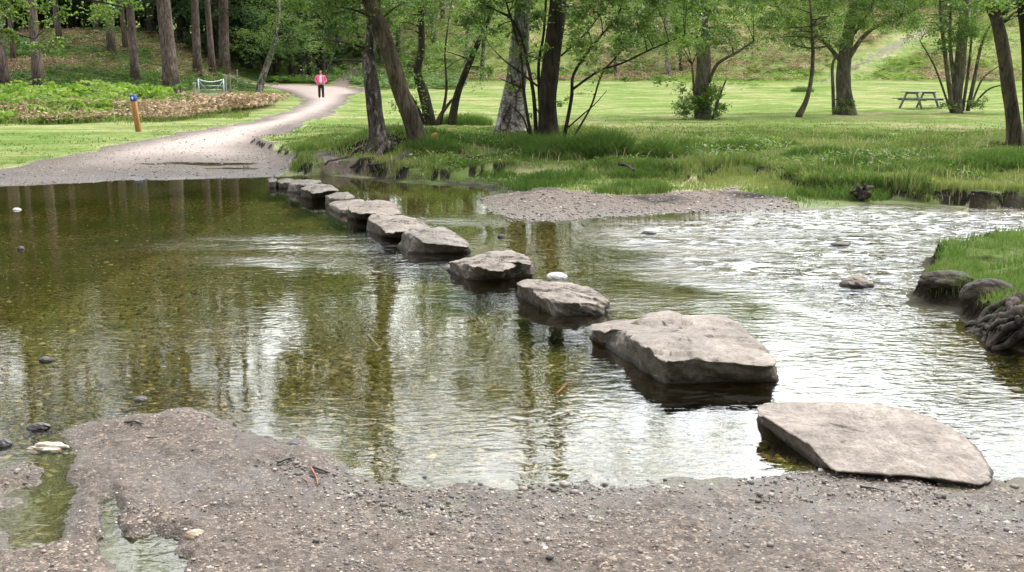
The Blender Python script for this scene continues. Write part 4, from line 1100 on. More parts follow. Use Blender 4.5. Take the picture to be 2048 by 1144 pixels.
# ------------------------------------------------------------------ grass
def blades(name, x, y, z, L, w, rnd, seed, lean=.55):
    n = len(x); rg = np.random.default_rng(seed)
    a = rg.uniform(0, 6.28, n); f = rg.uniform(0, 6.28, n)
    k = rg.uniform(.1, 1, n) * lean * L
    dx, dy = np.cos(a) * k, np.sin(a) * k
    sx, sy = np.cos(f) * w / 2, np.sin(f) * w / 2
    h1 = L * .55; h2 = L * rg.uniform(.75, 1, n)
    V = np.stack([np.stack([x - sx, y - sy, z - .02], 1), np.stack([x + sx, y + sy, z - .02], 1),
                  np.stack([x + sx * .8 + dx * .3, y + sy * .8 + dy * .3, z + h1], 1), np.stack([x - sx * .8 + dx * .3, y - sy * .8 + dy * .3, z + h1], 1),
                  np.stack([x + dx, y + dy, z + h2], 1)], 1).reshape(-1, 3)
    b = np.arange(n) * 5
    F4 = np.stack([b, b + 1, b + 2, b + 3], 1); F3 = np.stack([b + 3, b + 2, b + 4], 1)
    me = raw_mesh(name, V, [F4, F3], {'rnd': np.repeat(np.clip(rnd, 0, 1), 5)}, smooth=False)
    return tag(add(name, me, M['grass']), kind='stuff')
def msk(x, y, z):
    g, p, s, b, bd, wt = masks(x, y, z); return g, s, b, bd
# long grass on the far bank
x, y, rg = polar_samples(420000, 12.5, 34, 33, 45)
z = height(x, y); g, s, b, bd = msk(x, y, z); ts = -poly_sd(TERR, x, y)
tus = fbm(x * 1.1, y * 1.1, 3, 131); tus2 = fbm(x * .45, y * .45, 2, 132)
band = sstep(27, 19, y + (tus2 - .5) * 8)
Ln = (.015 + .125 * band * sstep(.50, .74, tus) + .09 * np.exp(-((ts - .15) / .5) ** 2) * (tus2 > .35)) * sstep(-.3, .3, x + 4.5) + .02
ok = (g > .35) & (z > .01) & (rg.uniform(0, 1, len(x)) < np.clip(.08 + band * 1.0 * sstep(.33, .6, tus) + .42 * (y < 27), 0, 1) * (1 - np.clip(s * 1.5 - .25, 0, 1)))
ok &= ~((ts < .12) & (rg.uniform(0, 1, len(x)) < .9))
ok |= (ts < 0) & (ts > -2.2) & (g > .5) & (z > .02) & (rg.uniform(0, 1, len(x)) < .5)
ok |= (np.abs(ts - .22) < .14) & (rg.uniform(0, 1, len(x)) < .6 * sstep(.42, .6, fbm(x * .9, y * .9, 2, 139))) & (z > .14) & (x > -3.2)
x, y, z, Ln, tus = x[ok], y[ok], z[ok], Ln[ok], tus[ok]
L = Ln * rg.uniform(.6, 1.35, len(x))
blades('bank_grass', x, y, z, L, .006 + .0003 * y + .02 * L, .22 + .6 * rg.beta(2, 2, len(x)) + (fbm(x * .5, y * .5, 3, 133) - .5) * 1.0 + .3 * sstep(.55, .35, tus), 46)
# fringe hanging over the cut bank
x, y, rg = polar_samples(260000, 12.5, 20, 33, 47)
ts = -poly_sd(TERR, x, y) + (fbm(x * 1.1, y * 1.1, 4, 51) - .5) * .9 * sstep(-30, -5, x); z = height(x, y)
ok = (np.abs(ts - .08) < .10) & (z > .10) & (rg.uniform(0, 1, len(x)) < .7 * sstep(.46, .6, fbm(x * 1.6, y * 1.6, 2, 151)))
x, y, z = x[ok], y[ok], z[ok]
blades('bank_fringe', x, y - .03, z - .03, rg.uniform(.07, .2, len(x)), .011 + 0 * x, .15 + .6 * rg.beta(2, 2, len(x)), 48, 1.5)
# short lawn and meadow
x, y, rg = polar_samples(30000, 15, 30, 33, 55)
z = height(x, y); g, s, b, bd = msk(x, y, z)
ok = (g > .5) & (b < .35) & (z > .03) & (rg.uniform(0, 1, len(x)) < sstep(.5, .62, fbm(x * .9, y * .9, 3, 150)) * .8); x, y, z = x[ok], y[ok], z[ok]
L = rg.uniform(.015, .04, len(x)) * (1 + .010 * y)
blades('meadow_grass', x, y, z, L, .010 + .0006 * y, np.clip(.42 + .25 * rg.beta(2, 2, len(x)) + (fbm(x * .25, y * .25, 3, 134) - .5) * .9, 0, .8), 56)
# near right bank
x, y, rg = polar_samples(300000, 6, 14, 36, 65)
sr = -poly_sd(RBANK, x, y); z = height(x, y); tus = fbm(x * 3, y * 3, 3, 135)
ok = (sr > -.02) & (z > .05) & (rg.uniform(0, 1, len(x)) < .75 * sstep(.30, .50, tus + .25 * np.exp(-((sr - .1) / .15) ** 2)))
ok &= ~((y < 6.6) & (tus < .5)); x, y, z = x[ok], y[ok], z[ok]
L = rg.uniform(.03, .09, len(x))
blades('shore_grass', x, y, z, L, .004 + .02 * L, .2 + .55 * rg.beta(2, 2, len(x)) + (fbm(x * 2, y * 2, 2, 136) - .5) * .6, 66, .9)
# distinct tussocks
def tussock(px, py, r, h, n, label, seed):
    g = ground(px, py); rg = np.random.default_rng(seed)
    rr = r * np.sqrt(rg.uniform(0, 1, n)); a = rg.uniform(0, 6.28, n)
    x = g[0] + rr * np.cos(a); y = g[1] + rr * np.sin(a) * .8; z = height(x, y)
    L = h * rg.uniform(.55, 1.15, n) * (1 - .5 * (rr / r) ** 2)
    o = blades('grass_tussock', x, y, z, L, .012 + 0 * x, .12 + .5 * rg.beta(2, 2, n), seed + 1, 1.0)
    del o['kind']; V = np.empty(len(o.data.vertices) * 3, np.float32); o.data.vertices.foreach_get('co', V)
    V = V.reshape(-1, 3) - g.astype(np.float32); o.data.vertices.foreach_set('co', V.ravel()); o.data.update(); o.location = g
    return tag(o, label, 'grass tussock', 'grass tussocks on the bank')
tussock(1208, 308, .55, .55, 2600, 'tallest bright tussock right of the many stemmed alder', 201)
tussock(1130, 305, .8, .40, 3000, 'broad tussock around the foot of the many stemmed alder', 202)
tussock(1310, 312, .4, .36, 1500, 'small tussock right of the tallest one', 203)
tussock(868, 306, .55, .40, 2000, 'dark tussock against the foot of the leaning brown alder', 204)
tussock(1065, 296, .6, .34, 1600, 'tussock left of the near black trunk', 205)
tussock(2030, 340, .8, .42, 2800, 'long grass beneath the trunks at the right edge', 206)
tussock(1290, 352, .6, .26, 1800, 'dark green tussock on the lip of the bank, below the small one', 207)
tussock(1690, 388, .7, .22, 1800, 'low tussock on the bank edge beside the driftwood', 208)
tussock(1480, 300, .5, .26, 1300, 'isolated tussock in the open bank grass', 209)
tussock(1605, 184, .8, .55, 900, 'grey green rush clump in the far meadow behind the slim sapling', 210)
tussock(930, 250, .8, .45, 1500, 'tussock under the curving thicket stems', 211)

# ------------------------------------------------------------------ bracken
def fronds(name, x, y, z, size, mat, seed, nf=5, npair=6, kind='stuff', lean=1.0):
    n = len(x); rg = np.random.default_rng(seed)
    x = np.repeat(x, nf); y = np.repeat(y, nf); z = np.repeat(z, nf); S = np.repeat(size, nf) * rg.uniform(.6, 1.2, n * nf)
    a = rg.uniform(0, 6.28, n * nf); base = rg.uniform(.35, .8, n * nf)
    Pl, sz, rn = [], [], []
    Vs = []; tone = np.repeat(rg.beta(2, 2, n), nf)
    for k in range(npair):
        t = (k + 1) / npair
        out = S * (t * .75) * lean; up = S * (base * (t * 1.5 - t * t * .95) + .1)
        cx = x + np.cos(a) * out; cy = y + np.sin(a) * out; cz = z + up
        w = S * .26 * (1.15 - t); ln = S / npair * .62
        ux, uy = -np.sin(a), np.cos(a); fx, fy = np.cos(a), np.sin(a)
        for sgn in (-1, 1):
            p0 = np.stack([cx, cy, cz], 1)
            p1 = np.stack([cx + sgn * ux * w * .5 + fx * ln * .7, cy + sgn * uy * w * .5 + fy * ln * .7, cz + .02 * S], 1)
            p2 = np.stack([cx + sgn * ux * w + fx * ln * .5, cy + sgn * uy * w + fy * ln * .5, cz - .06 * S], 1)
            p3 = np.stack([cx + sgn * ux * w * .5 - fx * ln * .3, cy + sgn * uy * w * .5 - fy * ln * .3, cz - .01 * S], 1)
            Vs.append(np.stack([p0, p1, p2, p3], 1).reshape(-1, 3)); rn.append(np.repeat(tone, 4))
    V = np.concatenate(Vs); F = np.arange(len(V)).reshape(-1, 4)
    me = raw_mesh(name, V, [F], {'rnd': np.clip(np.concatenate(rn) + rg.uniform(-.12, .12, len(V) // 4).repeat(4), 0, 1)}, smooth=False)
    return tag(add(name, me, M[mat]), kind=kind)
# hedge of bright bracken and dead stems left of the path
def hedge_pts(n, seed):
    rg = np.random.default_rng(seed)
    y = rg.uniform(29, 54, n); x = rg.uniform(-.62, -.22, n) * y
    z = height(x, y); d = poly_sd(PATH, x, y)
    edge = y - 31.0 - (fbm(x * .5, y * .12 + 1, 4, 140) - .5) * 8 - 4.5 * sstep(-17, -12, x)
    gt = ground(420, 200); ok = (d > 1.6) & (edge > 0) & (x < -11.3) & ~((np.abs(x / y - gt[0] / gt[1]) < .030) & (y > gt[1] - 15) & (y < gt[1] + 6))
    return x[ok], y[ok], z[ok], edge[ok], rg
x, y, z, e, rg = hedge_pts(8600, 301); gt_ = ground(420, 200); gt0 = gt_[0] / gt_[1]
dz = fbm(x * .35, y * .35, 3, 141)
gsel = dz + rg.normal(size=len(x)) * .06 > .43
fronds('bracken', x[gsel], y[gsel], z[gsel], np.clip(.45 + .16 * e[gsel], .45, 1.3) * rg.uniform(.7, 1.2, gsel.sum()) * np.where(np.abs(x[gsel] / y[gsel] - gt0) < .05, .45, 1) * np.clip(.45 + 1.5 * (fbm(x[gsel] * .7, y[gsel] * .7, 3, 152) - .2), .5, 1.6), 'bracken', 302)
dsel = dz + rg.normal(size=len(x)) * .06 - .05 * sstep(4, 1, e) < .55
fronds('dead_bracken', x[dsel], y[dsel], z[dsel], np.clip(.5 + .10 * e[dsel], .5, 1.0), 'dead_bracken', 303, 4, 4, lean=1.5)
# straw stems
ns = 2600; i_ = rg.integers(0, dsel.sum(), ns)
xs, ys, zs = x[dsel][i_] + rg.normal(size=ns) * .4, y[dsel][i_] + rg.normal(size=ns) * .4, z[dsel][i_]
o = blades('dead_stems', xs, ys, zs, rg.uniform(.4, 1.0, ns), .024 + 0 * xs, rg.uniform(.4, 1, ns), 304, 1.3); o.data.materials.clear(); o.data.materials.append(M['dead_bracken'])
# rough grass where the hedge runs out into the lawn
rg = np.random.default_rng(306); n = 60000
y = rg.uniform(26, 46, n); x = rg.uniform(-.62, -.24, n) * y; z = height(x, y)
e = y - 31.0 - (fbm(x * .5, y * .12 + 1, 4, 140) - .5) * 8 - 4.5 * sstep(-17, -12, x)
ok = (poly_sd(PATH, x, y) > .8) & (e > -2.2) & (e < 5) & (rg.uniform(0, 1, n) < np.clip(1 - np.abs(e - .6) / 2.8, .12, 1) * .55)
x, y, z, e = x[ok], y[ok], z[ok], e[ok]
blades('verge_grass', x, y, z, rg.uniform(.06, .22, len(x)) + .12 * sstep(-1.5, 1.5, e), .022 + 0 * x, .45 + .5 * rg.beta(2, 2, len(x)) + (fbm(x * .6, y * .6, 3, 153) - .5) * .5, 307, .9)
# weeds and dead stalks in the bank turf
x, y, rg = polar_samples(60000, 12.8, 26, 33, 308)
z = height(x, y); g, s, b, bd = msk(x, y, z)
ok = (g > .5) & (poly_sd(TERR, x, y) < -.15) & (x > -4) & (fbm(x * 1.4, y * 1.4, 3, 154) > .60)
P = np.stack([x, y, z + rg.uniform(.02, .13, len(x))], 1)[ok]
o = leaf_obj('bank_weeds', P, rg.uniform(.03, .075, len(P)), M['alder_leaf'], None, rg.beta(2, 2, len(P)), rg, up=1.2); tag(o, kind='stuff')
ok = (g > .5) & (poly_sd(TERR, x, y) < -.1) & (x > -4) & (rg.uniform(0, 1, len(x)) < .09)
o = blades('dead_stalks', x[ok], y[ok], z[ok], rg.uniform(.06, .26, ok.sum()), .010 + 0 * x[ok], rg.uniform(.4, 1, ok.sum()), 309, 1.4); o.data.materials.clear(); o.data.materials.append(M['dead_bracken'])
# bracken straggling out of the hill into the meadow
rg = np.random.default_rng(316)
y = rg.uniform(70, 95, 2600); x = rg.uniform(-.10, .55, 2600) * y; z = height(x, y)
ok = fbm(x * .12, y * .12, 3, 155) + .016 * (y - 80) > .60; x, y, z = x[ok], y[ok], z[ok]
fronds('meadow_bracken', x, y, z, rg.uniform(.25, .6, len(x)), 'bracken', 317, 5, 4)
# slope under the pines
rg = np.random.default_rng(310)
y = rg.uniform(50, 105, 9000); x = rg.uniform(-.60, -.18, 9000) * y; z = height(x, y)
d = poly_sd(PATH, x, y); n_ = fbm(x * .16, y * .16, 3, 142)
ok = (d > 1.2) & (z > .6); x, y, z, n_ = x[ok], y[ok], z[ok], n_[ok]
br = n_ + rg.normal(size=len(x)) * .06 > .47
fronds('slope_bracken', x[~br], y[~br], z[~br], rg.uniform(.45, .95, (~br).sum()), 'shade_leaf', 311, 5, 4)
fronds('slope_dead_bracken', x[br], y[br], z[br], rg.uniform(.35, .8, br.sum()), 'dead_bracken', 312, 4, 4, lean=1.5)
# right hillside
y = 84 + 80 * rg.uniform(0, 1, 15000) ** 1.3; x = rg.uniform(-.12, .58, 15000) * y; z = height(x, y)
n_ = fbm(x * .07, y * .07, 3, 143) + .10 * np.exp(-(((x - 33) / 9) ** 2 + ((y - 98) / 8) ** 2))
ok = (z > 1.2) & (line_d(TRAIL, x, y) > 2) & (n_ + rg.normal(size=len(x)) * .08 > .38); x, y, z, n_ = x[ok], y[ok], z[ok], n_[ok]
br = n_ + rg.normal(size=len(x)) * .05 > .53
fronds('hill_bracken', x[~br], y[~br], z[~br], rg.uniform(.5, 1.0, (~br).sum()), 'bracken', 321, 5, 4)
fronds('hill_dead_bracken', x[br], y[br], z[br], rg.uniform(.45, .95, br.sum()), 'dead_bracken', 322, 5, 4, lean=1.5)
# rank growth at the wood edge behind the walker
y = rg.uniform(72, 100, 2600); x = rg.uniform(-.24, -.05, 2600) * y; z = height(x, y)
ok = (poly_sd(PATH, x, y) > 1.0) & (line_d(FTRAIL, x, y) > 1); x, y, z = x[ok], y[ok], z[ok]
fronds('woodland_bracken', x, y, z, rg.uniform(.5, 1.1, len(x)), 'shade_leaf', 331, 5, 4)
# ------------------------------------------------------------------ made things
M['post_wood'] = mat_plain('stained_wood', (.20, .085, .025), (.40, .19, .06), 6, .7, vs=(6, 6, .8))
M['old_wood'] = mat_plain('weathered_wood', (.16, .145, .12), (.34, .32, .28), 5, .9, vs=(7, 7, .8))
M['table_wood'] = mat_plain('table_wood', (.11, .11, .10), (.24, .24, .22), 5, .85, vs=(6, 6, 6))
M['galv'] = mat_plain('galvanised_steel', (.24, .265, .285), (.38, .41, .43), 12, .45, .5, .55)
M['blue'] = mat_plain('blue_paint', (.015, .045, .28), (.02, .06, .34), 20, .5)
M['white'] = mat_plain('white_paint', (.72, .73, .74), (.82, .82, .82), 20, .6)
M['char'] = mat_plain('wet_dark_wood', (.012, .011, .011), (.05, .045, .042), 18, .4, .5)
M['redtwig'] = mat_plain('red_brown_twig', (.12, .045, .025), (.24, .10, .055), 15, .7)
M['orange_wood'] = mat_plain('rotten_orange_wood', (.22, .075, .02), (.42, .18, .06), 12, .85)

def Rz(a): return np.array(Matrix.Rotation(a, 3, 'Z'))
def Rx(a): return np.array(Matrix.Rotation(a, 3, 'X'))
def Ry(a): return np.array(Matrix.Rotation(a, 3, 'Y'))

# waymarker post
g = ground(277, 263)
e = empty('waymarker_post', g, 'orange brown wooden waymarker post with blue cap panel, on grass left of the path', 'waymarker')
e.rotation_euler = (0, R(-4.5), R(-4))
mb = MB(); mb.box((0, 0, .36), (.125, .125, .92), bev=.008); mb.build('post', M['post_wood'], e, False)
mb = MB(); mb.box((0, 0, .90), (.134, .134, .17), bev=.008); pn = mb.build('cap', M['blue'], e, False)
bm = bmesh.new()       # white disc with arrow notch, facing the camera
pts = [(-.014, -.036), (.014, -.036), (.014, -.002), (.040, -.002), (0, .046), (-.040, -.002), (-.014, -.002)]
fr = [bm.verts.new((px, -.071, pz)) for px, pz in pts]; bk = [bm.verts.new((px, -.066, pz)) for px, pz in pts]
bm.faces.new(fr); bm.faces.new(bk[::-1])
for q in range(len(pts)): bm.faces.new((fr[q], bk[q], bk[(q + 1) % len(pts)], fr[(q + 1) % len(pts)]))
bmesh.ops.recalc_face_normals(bm, faces=bm.faces)
me = bpy.data.meshes.new('arrow'); bm.to_mesh(me); bm.free()
a = add('arrow', me, M['white'], pn, (0, 0, .905))

# gate: galvanised, two hanging posts
gA, gB = ground(399, 205), ground(448, 189)
gB = np.array([hitY(448, 189, gA[1] + 1.0)[0], gA[1] + 1.0, 0]); gB[2] = hz(gB[0], gB[1])
v = gB - gA; Lg = np.hypot(v[0], v[1]); ang = math.atan2(v[1], v[0])
e = empty('metal_gate', gA, 'grey metal field gate with a dipped top bar, at the end of the bracken hedge', 'gate'); e.rotation_euler = (0, 0, ang)
Hh = 1.25
for xx in (0.0, Lg):
    mb = MB(); mb.tube([(xx, 0, -.05), (xx, 0, Hh + .04)], [.045, .045], 8); mb.build('upright', M['galv'], e)
mb = MB(); s = np.linspace(0, 1, 9); mb.tube(np.stack([s * Lg, 0 * s, Hh - .13 * np.sin(s * math.pi)], 1), .032, 8); mb.build('top_rail', M['galv'], e)
for hh in (.22, .44, .68, .90):
    mb = MB(); mb.tube([(0, 0, hh), (Lg, 0, hh)], .022, 6); mb.build('rail', M['galv'], e)
for x0, x1 in ((.02, .42), (.98, .58)):
    mb = MB(); mb.tube([(x0 * Lg, -.022, Hh - .08), (x1 * Lg, -.022, .5)], .014, 6); mb.build('brace', M['galv'], e)
def post(px, py, h, r, label, tilt=(0, 0), mat='old_wood'):
    g = ground(px, py); mb = MB()
    z = np.array([-.15, .2, .5, .8, .985, 1.0]) * h; z[0] = -.15
    P = np.stack([np.tan(tilt[0]) * z, np.tan(tilt[1]) * z, z], 1)
    mb.tube(P, np.array([1.05, 1, .98, .97, .94, .78]) * r, 10, .05, int(px))
    o = mb.build('fence_post', M[mat], None, True); o.location = g
    return tag(o, label, 'fence post', 'fence posts around the gate')
post(452, 188, 1.18, .10, 'thick grey post with white cap that carries the metal gate')
post(461, 185, 1.25, .07, 'tall brown post just right of the gate post')
post(474, 172, 1.15, .05, 'thin leaning stake farthest right behind the gate', (.06, 0))
post(386, 210, 1.15, .055, 'pale post slanting against the left side of the gate', (.16, 0))
post(389, 206, 1.1, .06, 'upright brown post left of the gate, behind the slanting pale one')
post(358, 203, .62, .06, 'short stub post half sunk in the bracken left of the gate')
post(304, 197, .62, .06, 'short grey stake in the bracken right of the orange waymarker')
post(206, 197, .55, .05, 'thin stake in the bracken left of the orange waymarker')

# picnic table
g = ground(1838, 216)
e = empty('picnic_table', g, 'dark wooden picnic table standing alone in the meadow', 'picnic table'); e.rotation_euler = (0, 0, R(27)); e.scale = (.90, .90, .90)
mb = MB()
for k in range(5): mb.box((0, (k - 2) * .15, .75), (1.75, .138, .04), bev=.005)
mb.build('tabletop', M['table_wood'], e, False)
for sy in (-1, 1):
    mb = MB()
    for k in (-.5, .5): mb.box((0, sy * .72 + k * .135, .45), (1.75, .125, .04), bev=.005)
    mb.build('bench', M['table_wood'], e, False)
for sx in (-.56, .56):
    for sy in (-1, 1):
        mb = MB(); a = math.atan2(.38, .78)
        mb.box((sx, sy * .47, .345), (.05, .10, .86), Rx(sy * a), .004); mb.build('leg', M['table_wood'], e, False)
    mb = MB(); mb.box((sx + .052, 0, .395), (.045, 1.66, .09), bev=.004); mb.build('bench_bearer', M['table_wood'], e, False)
    mb = MB(); mb.box((sx + .052, 0, .69), (.045, .70, .075), bev=.004); mb.build('top_bearer', M['table_wood'], e, False)

# walker in pink
def skin_obj(name, verts, edges, mat, parent, root=0, sub=2):
    """verts: (x,y,z,r[,r2])"""
    me = bpy.data.meshes.new(name); me.from_pydata([v[:3] for v in verts], edges, [])
    o = bpy.data.objects.new(name, me); C.objects.link(o); o.parent = parent
    sk = o.modifiers.new('skin', 'SKIN'); sk.use_smooth_shade = True
    for k, v in enumerate(verts):
        d = me.skin_vertices[0].data[k]; d.radius = (v[3], v[4] if len(v) > 4 else v[3]); d.use_root = (k == root)
    sb = o.modifiers.new('sub', 'SUBSURF'); sb.levels = sub; sb.render_levels = sub
    me.materials.append(mat); return o
M['skin'] = mat_plain('skin', (.42, .23, .16), (.48, .27, .19), 30, .55)
M['pink'] = mat_plain('pink_fleece', (.72, .09, .27), (.86, .15, .38), 40, .9)
M['black_cloth'] = mat_plain('black_cloth', (.012, .011, .013), (.025, .022, .026), 40, .9)
M['tee'] = mat_plain('pale_top', (.75, .62, .66), (.85, .76, .78), 40, .9)
M['hair'] = mat_plain('dark_hair', (.02, .012, .01), (.05, .026, .02), 60, .6)
M['trainer'] = mat_plain('white_trainer', (.7, .7, .7), (.82, .82, .82), 30, .6)
g = ground(643, 199.5)
pe = empty('person', g, 'walker in bright pink jacket, pale top and black trousers, coming along the path', 'person')
pe.scale = (1.0, 1.0, 1.0); pe.rotation_euler = (0, 0, R(6))
V = [(0, 0, .90, .125, .10), (0, .0, 1.08, .125, .095), (0, -.005, 1.26, .14, .10), (0, .01, 1.37, .09, .075), (0, .0, 1.44, .05, .05), (0, -.01, 1.51, .062, .072), (0, -.012, 1.60, .070, .082), (0, -.005, 1.66, .05, .055)]
E = [(q, q + 1) for q in range(7)]
for s in (-1, 1):
    b = len(V)
    V += [(s * .17, .01, 1.35, .055), (s * .30, .03, 1.13, .042), (s * .22, -.10, .95, .030), (s * .205, -.13, .90, .036, .018)]
    E += [(3, b), (b, b + 1), (b + 1, b + 2), (b + 2, b + 3)]
    for f in range(4):
        c = len(V); ox = -s * (.026 - .017 * f)
        ln = (.062, .075, .07, .055)[f]
        V += [(s * .205 + ox, -.140, .872, .009), (s * .205 + ox * 1.1, -.150, .872 - ln * .55, .0085), (s * .205 + ox * 1.1, -.138, .872 - ln, .008)]
        E += [(b + 3, c), (c, c + 1), (c + 1, c + 2)]
    c = len(V); V += [(s * .165, -.15, .895, .010), (s * .15, -.165, .865, .009)]; E += [(b + 3, c), (c, c + 1)]
    b = len(V); st = -.09 if s > 0 else .05
    V += [(s * .095, 0, .84, .085), (s * .105, st * .3 - .02, .48, .058), (s * .11, st + .02, .10, .038), (s * .115, st - .10, .05, .032)]
    E += [(0, b), (b, b + 1), (b + 1, b + 2), (b + 2, b + 3)]
body = skin_obj('body', V, E, M['skin'], pe)
# face
mb = MB(); mb.tube([(0, -.088, 1.605), (0, -.108, 1.575), (0, -.092, 1.565)], [.008, .013, .010], 6); mb.build('nose', M['skin'], body)
for s in (-1, 1):
    mb = MB(); mb.tube([(s * .028, -.078, 1.612), (s * .028, -.088, 1.612)], [.011, .007], 6); mb.build('eye', M['hair'], body)
    mb = MB(); mb.tube([(s * .075, 0, 1.58), (s * .082, .005, 1.61)], [.012, .016], 6); mb.build('ear', M['skin'], body)
mb = MB(); mb.tube([(-.02, -.083, 1.545), (0, -.088, 1.542), (.02, -.083, 1.545)], [.004, .007, .004], 6); mb.build('mouth', M['redtwig'], body)
# hair: shoulder-length, framing the face
skin_obj('hair', [(0, .03, 1.665, .07, .08), (0, .06, 1.58, .085, .06), (0, .06, 1.47, .09, .05), (.075, -.01, 1.62, .035), (.085, -.01, 1.50, .036), (-.075, -.01, 1.62, .035), (-.085, -.01, 1.50, .036), (0, -.045, 1.685, .05, .045)],
         [(0, 1), (1, 2), (0, 3), (3, 4), (0, 5), (5, 6), (0, 7)], M['hair'], pe)
# pale top showing in the open jacket, trousers, trainers
skin_obj('top', [(0, -.045, .94, .115, .085), (0, -.05, 1.1, .12, .085), (0, -.045, 1.28, .115, .085), (0, -.02, 1.40, .06, .06)], [(0, 1), (1, 2), (2, 3)], M['tee'], pe)
tv = [(0, 0, .92, .145, .115), (0, 0, .84, .14, .115)]; te = [(0, 1)]
for s in (-1, 1):
    st = -.09 if s > 0 else .05
    b = len(tv); tv += [(s * .095, 0, .74, .098), (s * .105, st * .3 - .02, .46, .078), (s * .112, st + .02, .11, .070)]; te += [(1, b), (b, b + 1), (b + 1, b + 2)]
    skin_obj('trainer', [(s * .112, st + .03, .06, .045), (s * .115, st - .06, .045, .045, .04), (s * .12, st - .15, .035, .036, .03)], [(0, 1), (1, 2)], M['trainer'], pe)
skin_obj('trousers', tv, te, M['black_cloth'], pe)
# jacket: two fronts, back and sleeves in one surface
jv = [(0, .055, .90, .16, .09), (0, .05, 1.10, .15, .085), (0, .05, 1.28, .16, .085), (0, .03, 1.385, .10, .07)]
je = [(0, 1), (1, 2), (2, 3)]
for s in (-1, 1):
    b = len(jv)
    jv += [(s * .19, .015, 1.345, .082), (s * .315, .03, 1.13, .072), (s * .23, -.085, .965, .062)]
    je += [(3, b), (b, b + 1), (b + 1, b + 2)]
    b = len(jv); jv += [(s * .135, -.05, 1.30, .062), (s * .15, -.07, 1.10, .062), (s * .155, -.06, .90, .068)]
    je += [(2, b), (b, b + 1), (b + 1, b + 2)]
skin_obj('jacket', jv, je, M['pink'], pe, 1)

# roots, driftwood, twigs
def stick(name, pts, w, label, mat, cat, z=None, seed=0, extra=()):
    """pts in photo pixels on the ground/water, with optional height"""
    rg = np.random.default_rng(seed)
    def conv(ps):
        out = []
        for p in ps:
            q = hit(p[0], p[1], 0); h = max(hz(q[0], q[1]), 0)
            if h > .01: q = hit(p[0], p[1], h)
            out.append([q[0], q[1], h + (p[2] if len(p) > 2 else .01)])
        return np.array(out)
    P = conv(pts); mb = MB(); n = max(6, len(P) * 3)
    S = spline(P, n); tt = np.linspace(0, 1, n)
    mb.tube(S, w * (1 - .55 * tt) * (1 + .25 * (fbm(tt * 7, tt * 0 + seed, 2, seed) - .5)), 8, .12, seed)
    for ps, ww in extra:
        Q = spline(conv(ps), 8); mb.tube(Q, ww * np.linspace(1, .4, 8), 7, .12, seed + 3)
    o = mb.build(name, M[mat], None, True, origin=P[0]); o.location = P[0]
    return tag(o, label, cat)
stick('twig', [(738, 684, .05), (748, 690, .025), (762, 697, .0)], .004, 'pale forked twig sticking out of the pool', 'old_wood', 'twig', seed=4, extra=[([(762, 697, .0), (750, 702, 0)], .004)])
stick('twig', [(622, 944, .012), (632, 958, .012), (636, 974, .006)], .006, 'red brown bent twig on the near gravel', 'redtwig', 'twig', seed=5, extra=[([(604, 958, .006), (618, 968, .006)], .004)])
stick('twig', [(628, 938, .01), (645, 944, .01), (660, 948, .006)], .008, 'black stick lying just above the red brown twig', 'char', 'twig', seed=6)
stick('twig', [(1720, 977, .01), (1745, 981, .012), (1770, 985, .006)], .006, 'thin black stick on the gravel under the nearest flat stone', 'char', 'twig', seed=7)
stick('twig', [(555, 932, .008), (575, 922, .012), (590, 917, .006)], .007, 'dark curved stick along the water line of the near gravel', 'char', 'twig', seed=8)
stick('twig', [(250, 849, .012), (270, 848, .015), (288, 851, .008)], .007, 'dark stick on the crest of the gravel hump', 'char', 'twig', seed=9)
stick('twig', [(295, 879, .01), (318, 879, .01)], .005, 'short dark stick on the flank of the gravel hump', 'char', 'twig', seed=10)
stick('twig', [(345, 1018, .008), (360, 1010, .01), (370, 1004, .006)], .010, 'stubby black stick in the middle of the left gravel', 'char', 'twig', seed=11)
stick('twig', [(1110, 790, .0), (1130, 778, .02), (1148, 770, .05)], .006, 'brown twig rising from the water left of the largest block', 'redtwig', 'twig', seed=12)
stick('branch', [(1238, 336, .06), (1255, 340, .06), (1268, 348, .05)], .03, 'pale piece of dead branch lying in the bank grass', 'root', 'dead branch', seed=13)
# root wad at the edge of the riffle
g = ground(1722, 402); e_ = MB(); rg = np.random.default_rng(5)
for q in range(14):
    a = rg.uniform(0, 6.28); b = rg.uniform(.1, 1.2); L = rg.uniform(.10, .24)
    d = np.array([math.cos(a) * math.cos(b), math.sin(a) * math.cos(b) * .7, math.sin(b)])
    e_.tube(spline([(0, 0, .06), d * L * .55 + rg.normal(size=3) * .03 + (0, 0, .06), d * L + rg.normal(size=3) * .04 + (0, 0, .06)], 8), np.linspace(.06, .015, 8), 7, .2, q)
o = e_.build('driftwood', M['root']); o.location = g; tag(o, 'knobbly root wad stranded at the edge of the gravel bar', 'driftwood')
# rotten stump
g = ground(868, 284); e_ = MB(); e_.tube([(0, 0, -.1), (0, 0, .06), (.02, 0, .12), (.04, 0, .17)], [.10, .08, .055, .02], 10, .3, 3)
o = e_.build('tree_stump', M['orange_wood']); o.location = g; tag(o, 'small rotten orange stump beside the leaning brown alder', 'stump')
